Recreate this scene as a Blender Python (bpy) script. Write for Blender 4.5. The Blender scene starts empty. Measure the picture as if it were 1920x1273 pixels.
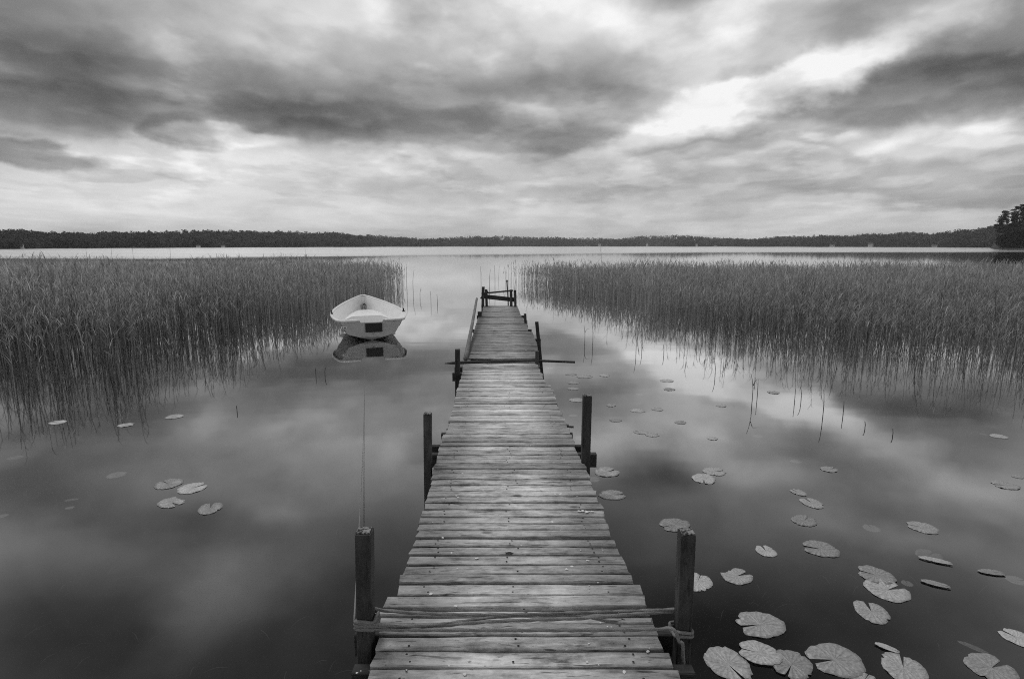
import bpy, bmesh, math, random
import numpy as np
from mathutils import Vector, Matrix

R = math.radians
random.seed(7)
rng = np.random.default_rng(11)
scene = bpy.context.scene
C = scene.collection

# ------------------------------------------------------------------ camera
CAM_H = 2.1                      # eye above the water
FPX = 1030.0                     # focal length in photo pixels (1920 wide)
HORIZON = 461.3
PITCH = math.atan((636.5 - HORIZON) / FPX)
cam_data = bpy.data.cameras.new('camera')
cam_data.sensor_width = 36
cam_data.lens = 36 * FPX / 1920
cam_data.clip_start = 0.05
cam_data.clip_end = 20000
cam = bpy.data.objects.new('camera', cam_data)
C.objects.link(cam)
cam.location = (0, 0, CAM_H)
cam.rotation_euler = (math.pi / 2 - PITCH, 0, 0)
scene.camera = cam

def ray(px, py):
    u = (px - 960) / FPX
    v = (636.5 - py) / FPX
    cp, sp = math.cos(PITCH), math.sin(PITCH)
    return (u, cp + v * sp, -sp + v * cp)

def at(px, py, z=0.0):
    """point of the level z that is seen at this photo pixel"""
    x, y, zz = ray(px, py)
    t = (z - CAM_H) / zz
    return Vector((x * t, y * t, z))

def atd(px, py, Y):
    """point of the upright plane y=Y that is seen at this photo pixel"""
    x, y, zz = ray(px, py)
    t = Y / y
    return Vector((x * t, Y, CAM_H + zz * t))

# ------------------------------------------------------------------ world
SUN_EL, SUN_AZ = R(58), R(-35)           # az measured from +Y towards +X
world = bpy.data.worlds.new('World')
scene.world = world
world.use_nodes = True
wt = world.node_tree
wt.nodes.clear()
world.cycles.sampling_method = 'NONE'     # an even, cloudy sky needs no light sampling

class NT:
    """small helper for node trees"""
    def __init__(self, tree):
        self.t = tree
    def new(self, typ, **kw):
        n = self.t.nodes.new(typ)
        for k, v in kw.items():
            setattr(n, k, v)
        return n
    def put(self, sock, val):
        if hasattr(val, 'is_linked') or isinstance(val, bpy.types.NodeSocket):
            self.t.links.new(val, sock)
        else:
            sock.default_value = val
    def math(self, op, a, b=None, c=None, clamp=False):
        n = self.new('ShaderNodeMath', operation=op, use_clamp=clamp)
        self.put(n.inputs[0], a)
        if b is not None: self.put(n.inputs[1], b)
        if c is not None: self.put(n.inputs[2], c)
        return n.outputs[0]
    def vmath(self, op, a, b=None):
        n = self.new('ShaderNodeVectorMath', operation=op)
        self.put(n.inputs[0], a)
        if b is not None:
            self.put(n.inputs[3 if op == 'SCALE' else 1], b)
        return n.outputs['Value' if op in ('LENGTH', 'DOT_PRODUCT') else 'Vector']
    def noise(self, vec, scale, detail=4, rough=0.5, dist=0.0, out='Fac'):
        n = self.new('ShaderNodeTexNoise')
        self.put(n.inputs['Vector'], vec)
        n.inputs['Scale'].default_value = scale
        n.inputs['Detail'].default_value = detail
        n.inputs['Roughness'].default_value = rough
        n.inputs['Distortion'].default_value = dist
        return n.outputs[out]
    def mapr(self, v, a, b, c, d, smooth=False):
        n = self.new('ShaderNodeMapRange')
        n.interpolation_type = 'SMOOTHSTEP' if smooth else 'LINEAR'
        self.put(n.inputs['Value'], v)
        for k, x in zip(('From Min', 'From Max', 'To Min', 'To Max'), (a, b, c, d)):
            self.put(n.inputs[k], x)
        return n.outputs['Result']
    def mapping(self, vec, loc=(0, 0, 0), rot=(0, 0, 0), scale=(1, 1, 1), typ='POINT'):
        n = self.new('ShaderNodeMapping', vector_type=typ)
        self.put(n.inputs['Vector'], vec)
        n.inputs['Location'].default_value = loc
        n.inputs['Rotation'].default_value = rot
        n.inputs['Scale'].default_value = scale
        return n.outputs['Vector']
    def xyz(self, x, y, z=0.0):
        n = self.new('ShaderNodeCombineXYZ')
        self.put(n.inputs[0], x); self.put(n.inputs[1], y); self.put(n.inputs[2], z)
        return n.outputs[0]
    def sep(self, v):
        n = self.new('ShaderNodeSeparateXYZ')
        self.put(n.inputs[0], v)
        return n.outputs[0], n.outputs[1], n.outputs[2]
    def link(self, a, b):
        self.t.links.new(a, b)

W = NT(wt)
tc = W.new('ShaderNodeTexCoord')
gx, gy, gz = W.sep(tc.outputs['Generated'])
ysafe = W.math('MAXIMUM', gy, 0.2)
zsafe = W.math('ADD', W.math('MAXIMUM', gz, 0.0), 0.13)
uv = W.xyz(W.math('DIVIDE', gx, ysafe), W.math('DIVIDE', gz, ysafe))
# the cloud deck: direction cut with a level layer, so clouds flatten towards the horizon
layer = W.xyz(W.math('DIVIDE', gx, zsafe), W.math('DIVIDE', gy, zsafe), 3.1)
n_big = W.noise(W.mapping(layer, rot=(0, 0, R(12)), scale=(0.9, 0.6, 1)), 1.0, 4, 0.5, 0.3)
n_fine = W.noise(W.mapping(layer, loc=(4, 9, 0), rot=(0, 0, R(14)), scale=(1.6, 1.1, 1)), 1.5, 4, 0.55, 0.3)
warp_a = W.vmath('SUBTRACT', W.noise(W.mapping(layer, loc=(1, 2, 5), scale=(0.8, 1.1, 1)), 1.1, 3, 0.55, 0.0, 'Color'), (0.5, 0.5, 0.5))
warp_b = W.vmath('SUBTRACT', W.noise(W.mapping(uv, scale=(1, 1.5, 1)), 7.0, 5, 0.58, 0.0, 'Color'), (0.5, 0.5, 0.5))
wuv = W.vmath('ADD', uv, W.vmath('ADD', W.vmath('MULTIPLY', warp_a, (0.20, 0.065, 0)), W.vmath('MULTIPLY', warp_b, (0.16, 0.055, 0))))

# masses of cloud and gaps between them: photo-frame direction, radii, tilt, tone, edge hardness
CLOUDS = [
    (40, 10, 330, 85, 8, -0.26, 0.2), (230, 165, 540, 80, 7, -0.25, 0.2), (30, 195, 260, 50, 4, -0.12, 0.3),
    (300, 55, 240, 60, 12, 0.06, 0.0), (800, 30, 420, 120, 0, 0.03, 0.1), (1080, 40, 330, 70, -4, 0.08, 0.1),
    (980, 150, 330, 40, -3, -0.10, 0.2), (800, 240, 430, 36, 4, -0.12, 0.45), (1050, 255, 190, 36, -4, -0.06, 0.4),
    (1430, 178, 300, 44, -21, 0.19, 0.3), (430, 110, 520, 120, 8, -0.07, 0.1), (900, 190, 420, 60, 2, -0.05, 0.1), (1370, -5, 190, 50, 0, -0.13, 0.1), (860, 60, 260, 60, 0, -0.05, 0.0), (1400, 185, 340, 60, -20, 0.08, 0.1), (1170, 280, 130, 22, -14, 0.12, 0.2), (1590, 108, 130, 36, -12, 0.12, 0.2),
    (1770, 160, 320, 48, -6, -0.17, 0.45), (1850, 110, 260, 60, -4, -0.08, 0.2), (1880, 60, 300, 95, 0, -0.18, 0.2), (1480, 205, 130, 20, -14, -0.04, 0.4),
    (480, 292, 380, 60, 2, 0.14, 0.2), (670, 312, 60, 30, -25, 0.10, 0.1), (60, 283, 150, 30, 6, -0.26, 0.5),
    (340, 248, 90, 30, 6, -0.17, 0.5), (1640, 335, 420, 42, 3, -0.11, 0.5), (1330, 255, 190, 24, -12, -0.08, 0.5),
    (1780, 262, 170, 40, -8, 0.06, 0.4), (1750, 415, 380, 34, -3, 0.08, 0.3), (300, 390, 560, 60, 0, 0.12, 0.2),
    (1000, 415, 700, 46, 0, 0.06, 0.2), (960, 322, 260, 46, 3, 0.00, 0.3), 
    (1500, 405, 240, 26, -6, 0.06, 0.4), (780, 20, 60, 40, 0, -0.1, 0.2), (450, 255, 130, 20, 4, 0.12, 0.4),
    (250, 330, 150, 14, 2, -0.08, 0.3), (1140, 175, 200, 40, 2, -0.10, 0.2), (1590, 252, 40, 12, -20, 0.14, 0.2), (1690, 245, 120, 26, -20, 0.14, 0.2), (1510, 258, 36, 10, 0, 0.14, 0.2),
    (1880, 225, 60, 18, 0, 0.12, 0.2), (1350, 300, 60, 12, -10, 0.1, 0.2), (1080, 335, 90, 12, -8, 0.08, 0.2), (600, 215, 140, 30, 8, -0.06, 0.2), (90, 60, 200, 30, 14, -0.06, 0.0), (1480, 300, 110, 22, 0, 0.10, 0.5), (1230, 330, 240, 30, 0, 0.02, 0.4),
]
# cloud masses above the frame, known from their mirror image in the near water
MIRRORED = [
    (560, 800, 330, 80, 0, 0.11, 0.1), (1345, 865, 100, 50, 20, 0.30, 0.1), (1450, 890, 90, 40, 0, 0.16, 0.1), (1690, 850, 150, 50, 20, 0.27, 0.1),
    (1870, 930, 160, 50, 10, 0.19, 0.1), (460, 1120, 210, 110, -20, 0.27, 0.0), (520, 965, 80, 30, 0, 0.14, 0.1), (1640, 1000, 200, 40, 10, 0.11, 0.1),
    (170, 960, 380, 70, 6, -0.22, 0.1), (1240, 905, 150, 36, 0, -0.16, 0.2), (1000, 1000, 300, 90, 0, -0.07, 0.1), (120, 1180, 260, 120, 0, -0.19, 0.1),
    (1560, 1150, 420, 120, 0, -0.16, 0.1), (1200, 1180, 300, 120, 0, -0.11, 0.1),
]
total = W.math('MULTIPLY_ADD', W.math('SUBTRACT', n_big, 0.5), 0.36, 0.77)
total = W.math('MULTIPLY_ADD', W.math('SUBTRACT', n_fine, 0.5), W.mapr(gz, 0.04, 0.22, 0.10, 0.26), total)
n_det = W.noise(W.mapping(uv, loc=(3, 1, 7), rot=(0, 0, R(-10)), scale=(1, 1.4, 1)), 6.5, 5, 0.55, 0.5)
total = W.math('MULTIPLY_ADD', W.math('SUBTRACT', n_det, 0.5), 0.17, total)
# broken sheets with their own ragged edges at two heights
sheet_a = W.noise(W.mapping(layer, loc=(7, 3, 1), rot=(0, 0, R(20)), scale=(1.0, 0.8, 1)), 1.5, 5, 0.50, 0.1)
sheet_b = W.noise(W.mapping(layer, loc=(2, 8, 4), rot=(0, 0, R(-15)), scale=(1.0, 0.9, 1)), 2.2, 5, 0.52, 0.1)
sheet_c = W.noise(W.mapping(layer, loc=(5, 5, 9), rot=(0, 0, R(40)), scale=(1.0, 0.7, 1)), 1.9, 5, 0.52, 0.1)
low = W.mapr(gz, 0.02, 0.13, 0.25, 1.0, True)       # sheets merge towards the horizon
total = W.math('MULTIPLY_ADD', W.mapr(sheet_a, 0.48, 0.58, 0.0, low, True), -0.075, total)
total = W.math('MULTIPLY_ADD', W.mapr(sheet_b, 0.51, 0.61, 0.0, low, True), -0.055, total)
total = W.math('MULTIPLY_ADD', W.mapr(sheet_c, 0.54, 0.65, 0.0, low, True), 0.085, total)
for i, (px, py, rx, ry, ang, amp, hard) in enumerate(CLOUDS + MIRRORED):
    d = ray(px, py)
    if i >= len(CLOUDS):
        d = (d[0], d[1], -d[2]); ang = -ang
    cu, cv = d[0] / d[1], d[2] / d[1]
    sx, sy = FPX / rx, FPX / ry
    a = R(-ang)
    # rotate about the centre, then scale to the unit circle
    mp = W.mapping(wuv, loc=(cu, cv, 0), rot=(0, 0, a), scale=(1 / sx, 1 / sy, 1), typ='TEXTURE')
    ln = W.vmath('LENGTH', mp)
    lo, hi = (hard, 1.4) if hard < 0.25 else (0.66, 1.16)
    fall = W.mapr(ln, lo, hi, 1.0, 0.0, smooth=True)
    total = W.math('MULTIPLY_ADD', fall, amp, total)
# overhead sky tone lowered, added to darken the near water's reflection
total = W.math('MULTIPLY_ADD', W.mapr(gz, 0.36, 0.62, 0.0, 1.0, True), -0.16, total)
tone = W.math('POWER', W.math('MINIMUM', W.math('MAXIMUM', total, 0.12), 1.0), 2.2)
sky = W.new('ShaderNodeTexSky')
sky.sky_type = 'NISHITA'
sky.sun_disc = False
sky.sun_elevation = SUN_EL
sky.sun_rotation = SUN_AZ
bw = W.new('ShaderNodeRGBToBW')
W.link(sky.outputs[0], bw.inputs[0])
bg_sky = W.new('ShaderNodeBackground'); W.link(bw.outputs[0], bg_sky.inputs[0]); bg_sky.inputs[1].default_value = 0.10
bg_cloud = W.new('ShaderNodeBackground'); W.link(tone, bg_cloud.inputs[0]); bg_cloud.inputs[1].default_value = 1.0
mix = W.new('ShaderNodeMixShader'); mix.inputs[0].default_value = 0.93     # thick cloud, little clear sky
W.link(bg_sky.outputs[0], mix.inputs[1]); W.link(bg_cloud.outputs[0], mix.inputs[2])
wo = W.new('ShaderNodeOutputWorld'); W.link(mix.outputs[0], wo.inputs[0])

# ------------------------------------------------------------------ sun behind the cloud
sd = bpy.data.lights.new('sun', 'SUN')
sd.energy = 1.4
sd.angle = R(20)
sd.color = (1, 1, 1)
sun = bpy.data.objects.new('sun', sd)
C.objects.link(sun)
sdir = Vector((math.sin(SUN_AZ) * math.cos(SUN_EL), math.cos(SUN_AZ) * math.cos(SUN_EL), math.sin(SUN_EL)))
sun.rotation_euler = (-sdir).to_track_quat('-Z', 'Y').to_euler()

scene.view_settings.view_transform = 'Standard'
scene.view_settings.look = 'None'
scene.view_settings.exposure = 0.0
scene.view_settings.gamma = 1.0
scene.render.engine = 'CYCLES'
scene.cycles.use_denoising = False
scene.cycles.filter_width = 1.05
scene.cycles.max_bounces = 8
scene.cycles.transparent_max_bounces = 8
scene.cycles.volume_bounces = 0

# ------------------------------------------------------------------ materials
def mat(name):
    m = bpy.data.materials.new(name)
    m.use_nodes = True
    m.node_tree.nodes.clear()
    n = NT(m.node_tree)
    out = n.new('ShaderNodeOutputMaterial')
    return m, n, out

def principled(n, out, col, rough=0.7, spec=0.4, bump=None, bump_d=0.01, bump_s=0.5):
    p = n.new('ShaderNodeBsdfPrincipled')
    n.put(p.inputs['Base Color'], col)
    n.put(p.inputs['Roughness'], rough)
    p.inputs['Specular IOR Level'].default_value = spec
    if bump is not None:
        b = n.new('ShaderNodeBump')
        b.inputs['Distance'].default_value = bump_d
        b.inputs['Strength'].default_value = bump_s
        n.link(bump, b.inputs['Height'])
        n.link(b.outputs[0], p.inputs['Normal'])
    n.link(p.outputs[0], out.inputs[0])
    return p

def grey(v):
    return (v, v, v, 1)

def wood_material(name, dark, light, specks=0.0, rough=0.72, along=(1, 0, 0), spec=0.4):
    """weathered wood: grain along one local axis, cracks, knots, stains, pale droppings"""
    m, n, out = mat(name)
    t = n.new('ShaderNodeTexCoord')
    oi = n.new('ShaderNodeObjectInfo')
    off = n.vmath('SCALE', (37.0, 19.0, 53.0), oi.outputs['Random'])
    p = n.vmath('ADD', t.outputs['Object'], off)
    st = tuple(3.6 if a else 26.0 for a in along)
    fine = tuple(16.0 if a else 130.0 for a in along)
    mid = tuple(2.6 if a else 7.0 for a in along)
    wob = n.vmath('SCALE', n.vmath('SUBTRACT', n.noise(p, 3.0, 3, 0.5, 0, 'Color'), (0.5, 0.5, 0.5)), 0.03)
    pw = n.vmath('ADD', p, wob)
    g1 = n.noise(n.vmath('MULTIPLY', pw, st), 1.0, 5, 0.6)
    g2 = n.noise(n.vmath('MULTIPLY', pw, fine), 1.0, 3, 0.6)
    stain = n.noise(n.vmath('MULTIPLY', p, mid), 1.6, 4, 0.6)
    v = n.math('MULTIPLY_ADD', g1, 0.45, n.math('MULTIPLY', g2, 0.25))
    v = n.math('MULTIPLY_ADD', stain, 0.75, v)
    v = n.mapr(v, 0.50, 0.92, 0.0, 1.0)
    # lengthwise drying cracks
    crk = n.noise(n.vmath('MULTIPLY', pw, tuple(5.5 if a else 75.0 for a in along)), 1.0, 2, 0.5)
    crack = n.mapr(crk, 0.30, 0.37, 1.0, 0.0, True)
    crack = n.math('MULTIPLY', crack, n.mapr(stain, 0.38, 0.62, 1.0, 0.15))
    # knots
    vo = n.new('ShaderNodeTexVoronoi'); vo.feature = 'F1'
    n.link(n.vmath('MULTIPLY', p, tuple(2.2 if a else 5.0 for a in along)), vo.inputs['Vector'])
    vo.inputs['Scale'].default_value = 1.0
    knot = n.mapr(vo.outputs['Distance'], 0.035, 0.10, 1.0, 0.0, True)
    blot = n.noise(n.vmath('MULTIPLY', p, tuple(1.0 if a else 1.6 for a in along)), 22.0, 5, 0.7)
    v = n.math('ADD', v, n.math('MULTIPLY', n.math('SUBTRACT', blot, 0.5), 0.9), clamp=True)
    pits = n.mapr(n.noise(n.vmath('MULTIPLY', p, tuple(1.0 if a else 2.4 for a in along)), 34.0, 2, 0.5), 0.25, 0.33, 0.35, 1.0, True)
    v = n.math('MULTIPLY', v, pits)
    base = n.math('MULTIPLY_ADD', v, light - dark, dark)
    base = n.math('MULTIPLY', base, n.math('MULTIPLY_ADD', oi.outputs['Random'], 0.5, 0.72))
    base = n.math('MULTIPLY', base, n.math('SUBTRACT', 1.0, n.math('MULTIPLY', crack, 0.8)))
    base = n.math('MULTIPLY', base, n.math('SUBTRACT', 1.0, n.math('MULTIPLY', knot, 0.7)))
    if specks:
        lx, ly, lz = n.sep(t.outputs['Object'])
        wear = n.math('ADD', n.math('ABSOLUTE', lx), n.math('MULTIPLY', n.math('SUBTRACT', stain, 0.5), 0.5))
        base = n.math('MULTIPLY', base, n.mapr(wear, 0.18, 0.48, 1.12, 0.58, True))
        vs = n.new('ShaderNodeTexVoronoi'); vs.feature = 'F1'
        n.link(n.vmath('ADD', p, n.vmath('SCALE', n.noise(p, 60, 2, 0.5, 0, 'Color'), 0.02)), vs.inputs['Vector'])
        vs.inputs['Scale'].default_value = 13.0
        sx, sy, sz = n.sep(vs.outputs['Color'])
        spot = n.math('MULTIPLY', n.mapr(vs.outputs['Distance'], 0.06, 0.13, 1.0, 0.0, True), n.math('GREATER_THAN', sx, 1.0 - specks))
        base = n.math('ADD', base, n.math('MULTIPLY', spot, 0.45))
    h = n.math('SUBTRACT', n.math('MULTIPLY_ADD', g2, 0.6, n.math('MULTIPLY', g1, 0.9)), n.math('MULTIPLY', crack, 1.5))
    principled(n, out, n.xyz(base, base, base), rough, spec, h, 0.006, 0.9)
    return m

M = {}
M['plank'] = wood_material('weathered_plank', 0.07, 0.68, specks=0.04, rough=0.48, spec=0.5)
M['plank_old'] = wood_material('mossy_old_plank', 0.06, 0.46, specks=0.08, rough=0.7)
M['plank_pale'] = wood_material('pale_and_sheen_board', 0.24, 0.80, specks=0.03, rough=0.5)  # pale battens, and the middle deck's grazing sheen put into the colour
M['post'] = wood_material('dark_tarred_post', 0.008, 0.075, along=(0, 0, 1), rough=0.8)
M['beam'] = wood_material('dark_beam', 0.010, 0.055, rough=0.8)
M['long_beam'] = wood_material('dark_stringer', 0.015, 0.07, along=(0, 1, 0), rough=0.8)
M['stick'] = wood_material('dark_stick', 0.012, 0.04, rough=0.7)
M['greypole'] = wood_material('grey_pole', 0.10, 0.24, along=(0, 1, 0), rough=0.8)

m, n, out = mat('lichen_end_grain')
t = n.new('ShaderNodeTexCoord')
v = n.noise(t.outputs['Object'], 70, 4, 0.65)
v2 = n.mapr(v, 0.42, 0.6, 0.03, 0.30)
principled(n, out, n.xyz(v2, v2, v2), 0.9, 0.2, v, 0.01, 0.8)
M['endgrain'] = m

m, n, out = mat('rope_fibre')
t = n.new('ShaderNodeTexCoord')
v = n.noise(t.outputs['Object'], 320, 3, 0.6)
v2 = n.mapr(v, 0.3, 0.75, 0.10, 0.32)
principled(n, out, n.xyz(v2, v2, v2), 0.9, 0.15, v, 0.002, 0.5)
M['rope'] = m

def plain(name, v, rough=0.5, spec=0.5, var=0.12, scale=8.0):
    m, n, out = mat(name)
    t = n.new('ShaderNodeTexCoord')
    f = n.noise(t.outputs['Object'], scale, 5, 0.6)
    c = n.mapr(f, 0.3, 0.7, v * (1 - var), v * (1 + var))
    principled(n, out, n.xyz(c, c, c), n.mapr(f, 0.3, 0.7, rough * 0.85, min(1, rough * 1.15)), spec)
    return m
M['gelcoat'] = plain('white_gelcoat', 0.84, 0.28, 0.5, 0.06, 3.0)
M['gelcoat_in'] = plain('white_inner_moulding', 0.84, 0.42, 0.4, 0.07, 4.0)
m, n, out = mat('shaded_white_hull')
t = n.new('ShaderNodeTexCoord')
hx, hy, hz_ = n.sep(t.outputs['Object'])
f = n.noise(t.outputs['Object'], 5.0, 6, 0.65)
scr = n.noise(n.vmath('MULTIPLY', t.outputs['Object'], (6, 6, 60)), 1.0, 3, 0.6)
c = n.mapr(f, 0.3, 0.7, 0.40, 0.52)  # white hull greyed: shade on its viewer-facing sides put into the colour
c = n.math('MULTIPLY', c, n.mapr(scr, 0.28, 0.36, 0.7, 1.0, True))
scum = n.math('MULTIPLY_ADD', n.math('SUBTRACT', f, 0.5), 0.10, hz_)       # scum line above the water
c = n.math('MULTIPLY', c, n.mapr(scum, 0.03, 0.10, 0.35, 1.0, True))
principled(n, out, n.xyz(c, c, c), 0.4, 0.4)
M['hull_shaded'] = m
M['bottom'] = plain('dark_antifouling', 0.05, 0.6, 0.3, 0.2, 5.0)
M['rubber'] = plain('black_plastic', 0.012, 0.45, 0.4, 0.2, 20.0)
M['metal'] = plain('dull_metal', 0.35, 0.4, 0.6, 0.1, 30.0)
M['house_white'] = plain('white_boards', 0.7, 0.8, 0.2, 0.1, 0.5)
M['house_roof'] = plain('dark_roof', 0.10, 0.8, 0.2, 0.2, 0.5)
M['droppings'] = plain('pale_droppings', 0.65, 0.9, 0.1, 0.2, 60)
M['iron'] = plain('rusty_iron', 0.03, 0.8, 0.3, 0.3, 80)

def leafy(name, lo, hi, transl=0.3, rough=0.6, use_random=False, spec=0.3):
    """foliage with a per-plant tone attribute"""
    m, n, out = mat(name)
    a = n.new('ShaderNodeAttribute'); a.attribute_name = 'tone'
    v = a.outputs['Fac']
    if use_random:
        oi = n.new('ShaderNodeObjectInfo')
        v = n.math('MULTIPLY_ADD', oi.outputs['Random'], 0.4, n.math('MULTIPLY', v, 0.6))
    c = n.mapr(v, 0, 1, lo, hi)
    col = n.xyz(c, c, c)
    p = n.new('ShaderNodeBsdfPrincipled')
    n.link(col, p.inputs['Base Color'])
    p.inputs['Roughness'].default_value = rough
    p.inputs['Specular IOR Level'].default_value = spec
    tr = n.new('ShaderNodeBsdfTranslucent')
    n.link(col, tr.inputs['Color'])
    mx = n.new('ShaderNodeMixShader'); mx.inputs[0].default_value = transl
    n.link(p.outputs[0], mx.inputs[1]); n.link(tr.outputs[0], mx.inputs[2])
    n.link(mx.outputs[0], out.inputs[0])
    return m
M['reed'] = leafy('reed_leaf', 0.09, 0.66, 0.45, 0.5)
M['conifer'] = leafy('conifer_needles', 0.04, 0.12, 0.15, 0.8, spec=0.1)
M['headland'] = leafy('headland_needles', 0.012, 0.045, 0.1, 0.8, spec=0.1)
M['weed'] = plain('water_weed', 0.09, 0.7, 0.3, 0.3, 10)
M['bark'] = plain('pine_bark', 0.09, 0.9, 0.1, 0.4, 2)

m, n, out = mat('lily_leaf')
t = n.new('ShaderNodeTexCoord')
oi = n.new('ShaderNodeObjectInfo')
ox, oy, oz = n.sep(t.outputs['Object'])
ang = n.math('ARCTAN2', oy, ox)
rad = n.vmath('LENGTH', n.xyz(ox, oy, 0))
ribs = n.math('ABSOLUTE', n.math('SINE', n.math('MULTIPLY_ADD', ang, 9.0, n.math('MULTIPLY', n.noise(t.outputs['Object'], 5, 2), 2.0))))
f = n.noise(n.vmath('ADD', t.outputs['Object'], n.vmath('SCALE', (9, 5, 3), oi.outputs['Random'])), 9, 5, 0.6)
c = n.mapr(f, 0.3, 0.7, 0.27, 0.50)
c = n.math('MULTIPLY', c, n.math('MULTIPLY_ADD', oi.outputs['Random'], 0.6, 0.6))
c = n.math('MULTIPLY', c, n.mapr(ribs, 0.0, 0.3, 1.18, 1.0, True))
vo = n.new('ShaderNodeTexVoronoi'); vo.inputs['Scale'].default_value = 6.0
n.link(n.vmath('ADD', t.outputs['Object'], n.vmath('SCALE', (3, 7, 1), oi.outputs['Random'])), vo.inputs['Vector'])
hole = n.mapr(n.math('ADD', vo.outputs['Distance'], n.math('MULTIPLY', n.noise(t.outputs['Object'], 14, 3), 0.12)), 0.10, 0.20, 0.3, 1.0, True)
c = n.math('MULTIPLY', c, hole)
principled(n, out, n.xyz(c, c, c), 0.42, 0.45, n.math('MULTIPLY', ribs, -1.0), 0.02, 0.35)
M['lily'] = m

# water: a mirror at flat angles, dark and faintly see-through at steep ones
m, n, out = mat('still_lake_water')
geo = n.new('ShaderNodeNewGeometry')
wx, wy, wz = n.sep(geo.outputs['Position'])
fr = n.new('ShaderNodeFresnel'); fr.inputs['IOR'].default_value = 1.33
fp = n.math('POWER', fr.outputs[0], 1.6)
F = n.math('MULTIPLY', n.math('DIVIDE', fp, n.math('ADD', fp, 0.08)), 1.07, clamp=True)
# ruffled by a light wind far out, calm near the reeds
streak = n.noise(n.mapping(geo.outputs['Position'], scale=(0.004, 0.02, 1)), 1.0, 4, 0.6)
edge = n.mapr(wx, -60, 60, 95, 185)
yy = n.math('MULTIPLY_ADD', n.math('SUBTRACT', streak, 0.5), 60.0, wy)
ruff = n.mapr(n.math('DIVIDE', yy, edge), 0.86, 1.2, 0.0, 1.0, True)
rough = n.mapr(n.math('MULTIPLY', ruff, n.mapr(streak, 0.3, 0.6, 0.6, 1.0)), 0, 1, 0.038, 0.24)
gl = n.new('ShaderNodeBsdfGlossy'); gl.inputs['Color'].default_value = grey(0.96)
n.link(rough, gl.inputs['Roughness'])
bmp = n.new('ShaderNodeBump'); bmp.inputs['Strength'].default_value = 0.03; bmp.inputs['Distance'].default_value = 0.05
n.link(n.noise(n.mapping(geo.outputs['Position'], scale=(0.5, 1.0, 1)), 1.2, 2, 0.5), bmp.inputs['Height'])
n.link(bmp.outputs[0], gl.inputs['Normal'])
tr = n.new('ShaderNodeBsdfTransparent'); tr.inputs['Color'].default_value = grey(0.62)
mx = n.new('ShaderNodeMixShader')
n.link(F, mx.inputs[0]); n.link(tr.outputs[0], mx.inputs[1]); n.link(gl.outputs[0], mx.inputs[2])
n.link(mx.outputs[0], out.inputs[0])
M['water'] = m

m, n, out = mat('muddy_lake_bed')
t = n.new('ShaderNodeTexCoord')
v = n.noise(t.outputs['Object'], 0.9, 7, 0.62)
c = n.mapr(v, 0.35, 0.7, 0.004, 0.022)
principled(n, out, n.xyz(c, c, c), 0.95, 0.1)
M['bed'] = m

m, n, out = mat('forest_floor')
t = n.new('ShaderNodeTexCoord')
v = n.noise(t.outputs['Object'], 0.05, 6, 0.6)
c = n.mapr(v, 0.3, 0.7, 0.03, 0.06)
principled(n, out, n.xyz(c, c, c), 0.95, 0.1)
M['floor'] = m

# ------------------------------------------------------------------ builders
def obj(name, verts, faces, material, parent=None, smooth=False):
    me = bpy.data.meshes.new(name)
    me.from_pydata([tuple(v) for v in verts], [], faces)
    me.materials.append(material)
    if smooth:
        me.polygons.foreach_set('use_smooth', [True] * len(me.polygons))
    me.update()
    o = bpy.data.objects.new(name, me)
    C.objects.link(o)
    if parent is not None:
        o.parent = parent
    return o

def np_obj(name, V, F, material, tone=None, parent=None):
    """fast triangle mesh from arrays"""
    me = bpy.data.meshes.new(name)
    me.vertices.add(len(V)); me.vertices.foreach_set('co', np.ascontiguousarray(V, np.float32).ravel())
    me.loops.add(len(F) * 3); me.loops.foreach_set('vertex_index', np.ascontiguousarray(F, np.int32).ravel())
    me.polygons.add(len(F))
    me.polygons.foreach_set('loop_start', np.arange(0, len(F) * 3, 3, dtype=np.int32))
    me.update(calc_edges=True)
    if tone is not None:
        a = me.attributes.new('tone', 'FLOAT', 'POINT')
        a.data.foreach_set('value', np.ascontiguousarray(tone, np.float32))
    me.materials.append(material)
    o = bpy.data.objects.new(name, me)
    C.objects.link(o)
    if parent is not None:
        o.parent = parent
    return o

def tag(o, label=None, cat=None, group=None, kind=None):
    if label: o['label'] = label
    if cat: o['category'] = cat
    if group: o['group'] = group
    if kind: o['kind'] = kind
    return o

def thing(name, loc, label, cat, group=None, rz=0.0):
    e = bpy.data.objects.new(name, None)
    e.empty_display_size = 0.2
    e.location = loc
    e.rotation_euler = (0, 0, rz)
    C.objects.link(e)
    return tag(e, label, cat, group)

def place(o, loc, rot=(0, 0, 0)):
    o.location = loc
    o.rotation_euler = rot
    return o

def board(name, lx, ly, lz, material, parent, ch=0.006, warp=0.0, rag=0.0, segs=3):
    """long board along local x, chamfered on all long edges, slightly warped and ragged at its ends"""
    prof = [(-ly/2 + ch, -lz/2), (ly/2 - ch, -lz/2), (ly/2, -lz/2 + ch), (ly/2, lz/2 - ch),
            (ly/2 - ch, lz/2), (-ly/2 + ch, lz/2), (-ly/2, lz/2 - ch), (-ly/2, -lz/2 + ch)]
    V, F = [], []
    for i in range(segs + 1):
        x = -lx/2 + lx * i / segs
        dz, dy = random.uniform(-warp, warp), random.uniform(-warp, warp) * 0.7
        for (y, z) in prof:
            xe = x
            if i in (0, segs):
                xe += random.uniform(-rag, rag)
            V.append((xe, y + dy, z + dz))
    k = len(prof)
    for i in range(segs):
        for j in range(k):
            a, b = i*k + j, i*k + (j+1) % k
            F.append((a, b, b + k, a + k))
    F.append(tuple(range(k))[::-1])
    F.append(tuple(segs*k + j for j in range(k)))
    o = obj(name, V, F, material, parent)
    return o

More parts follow.
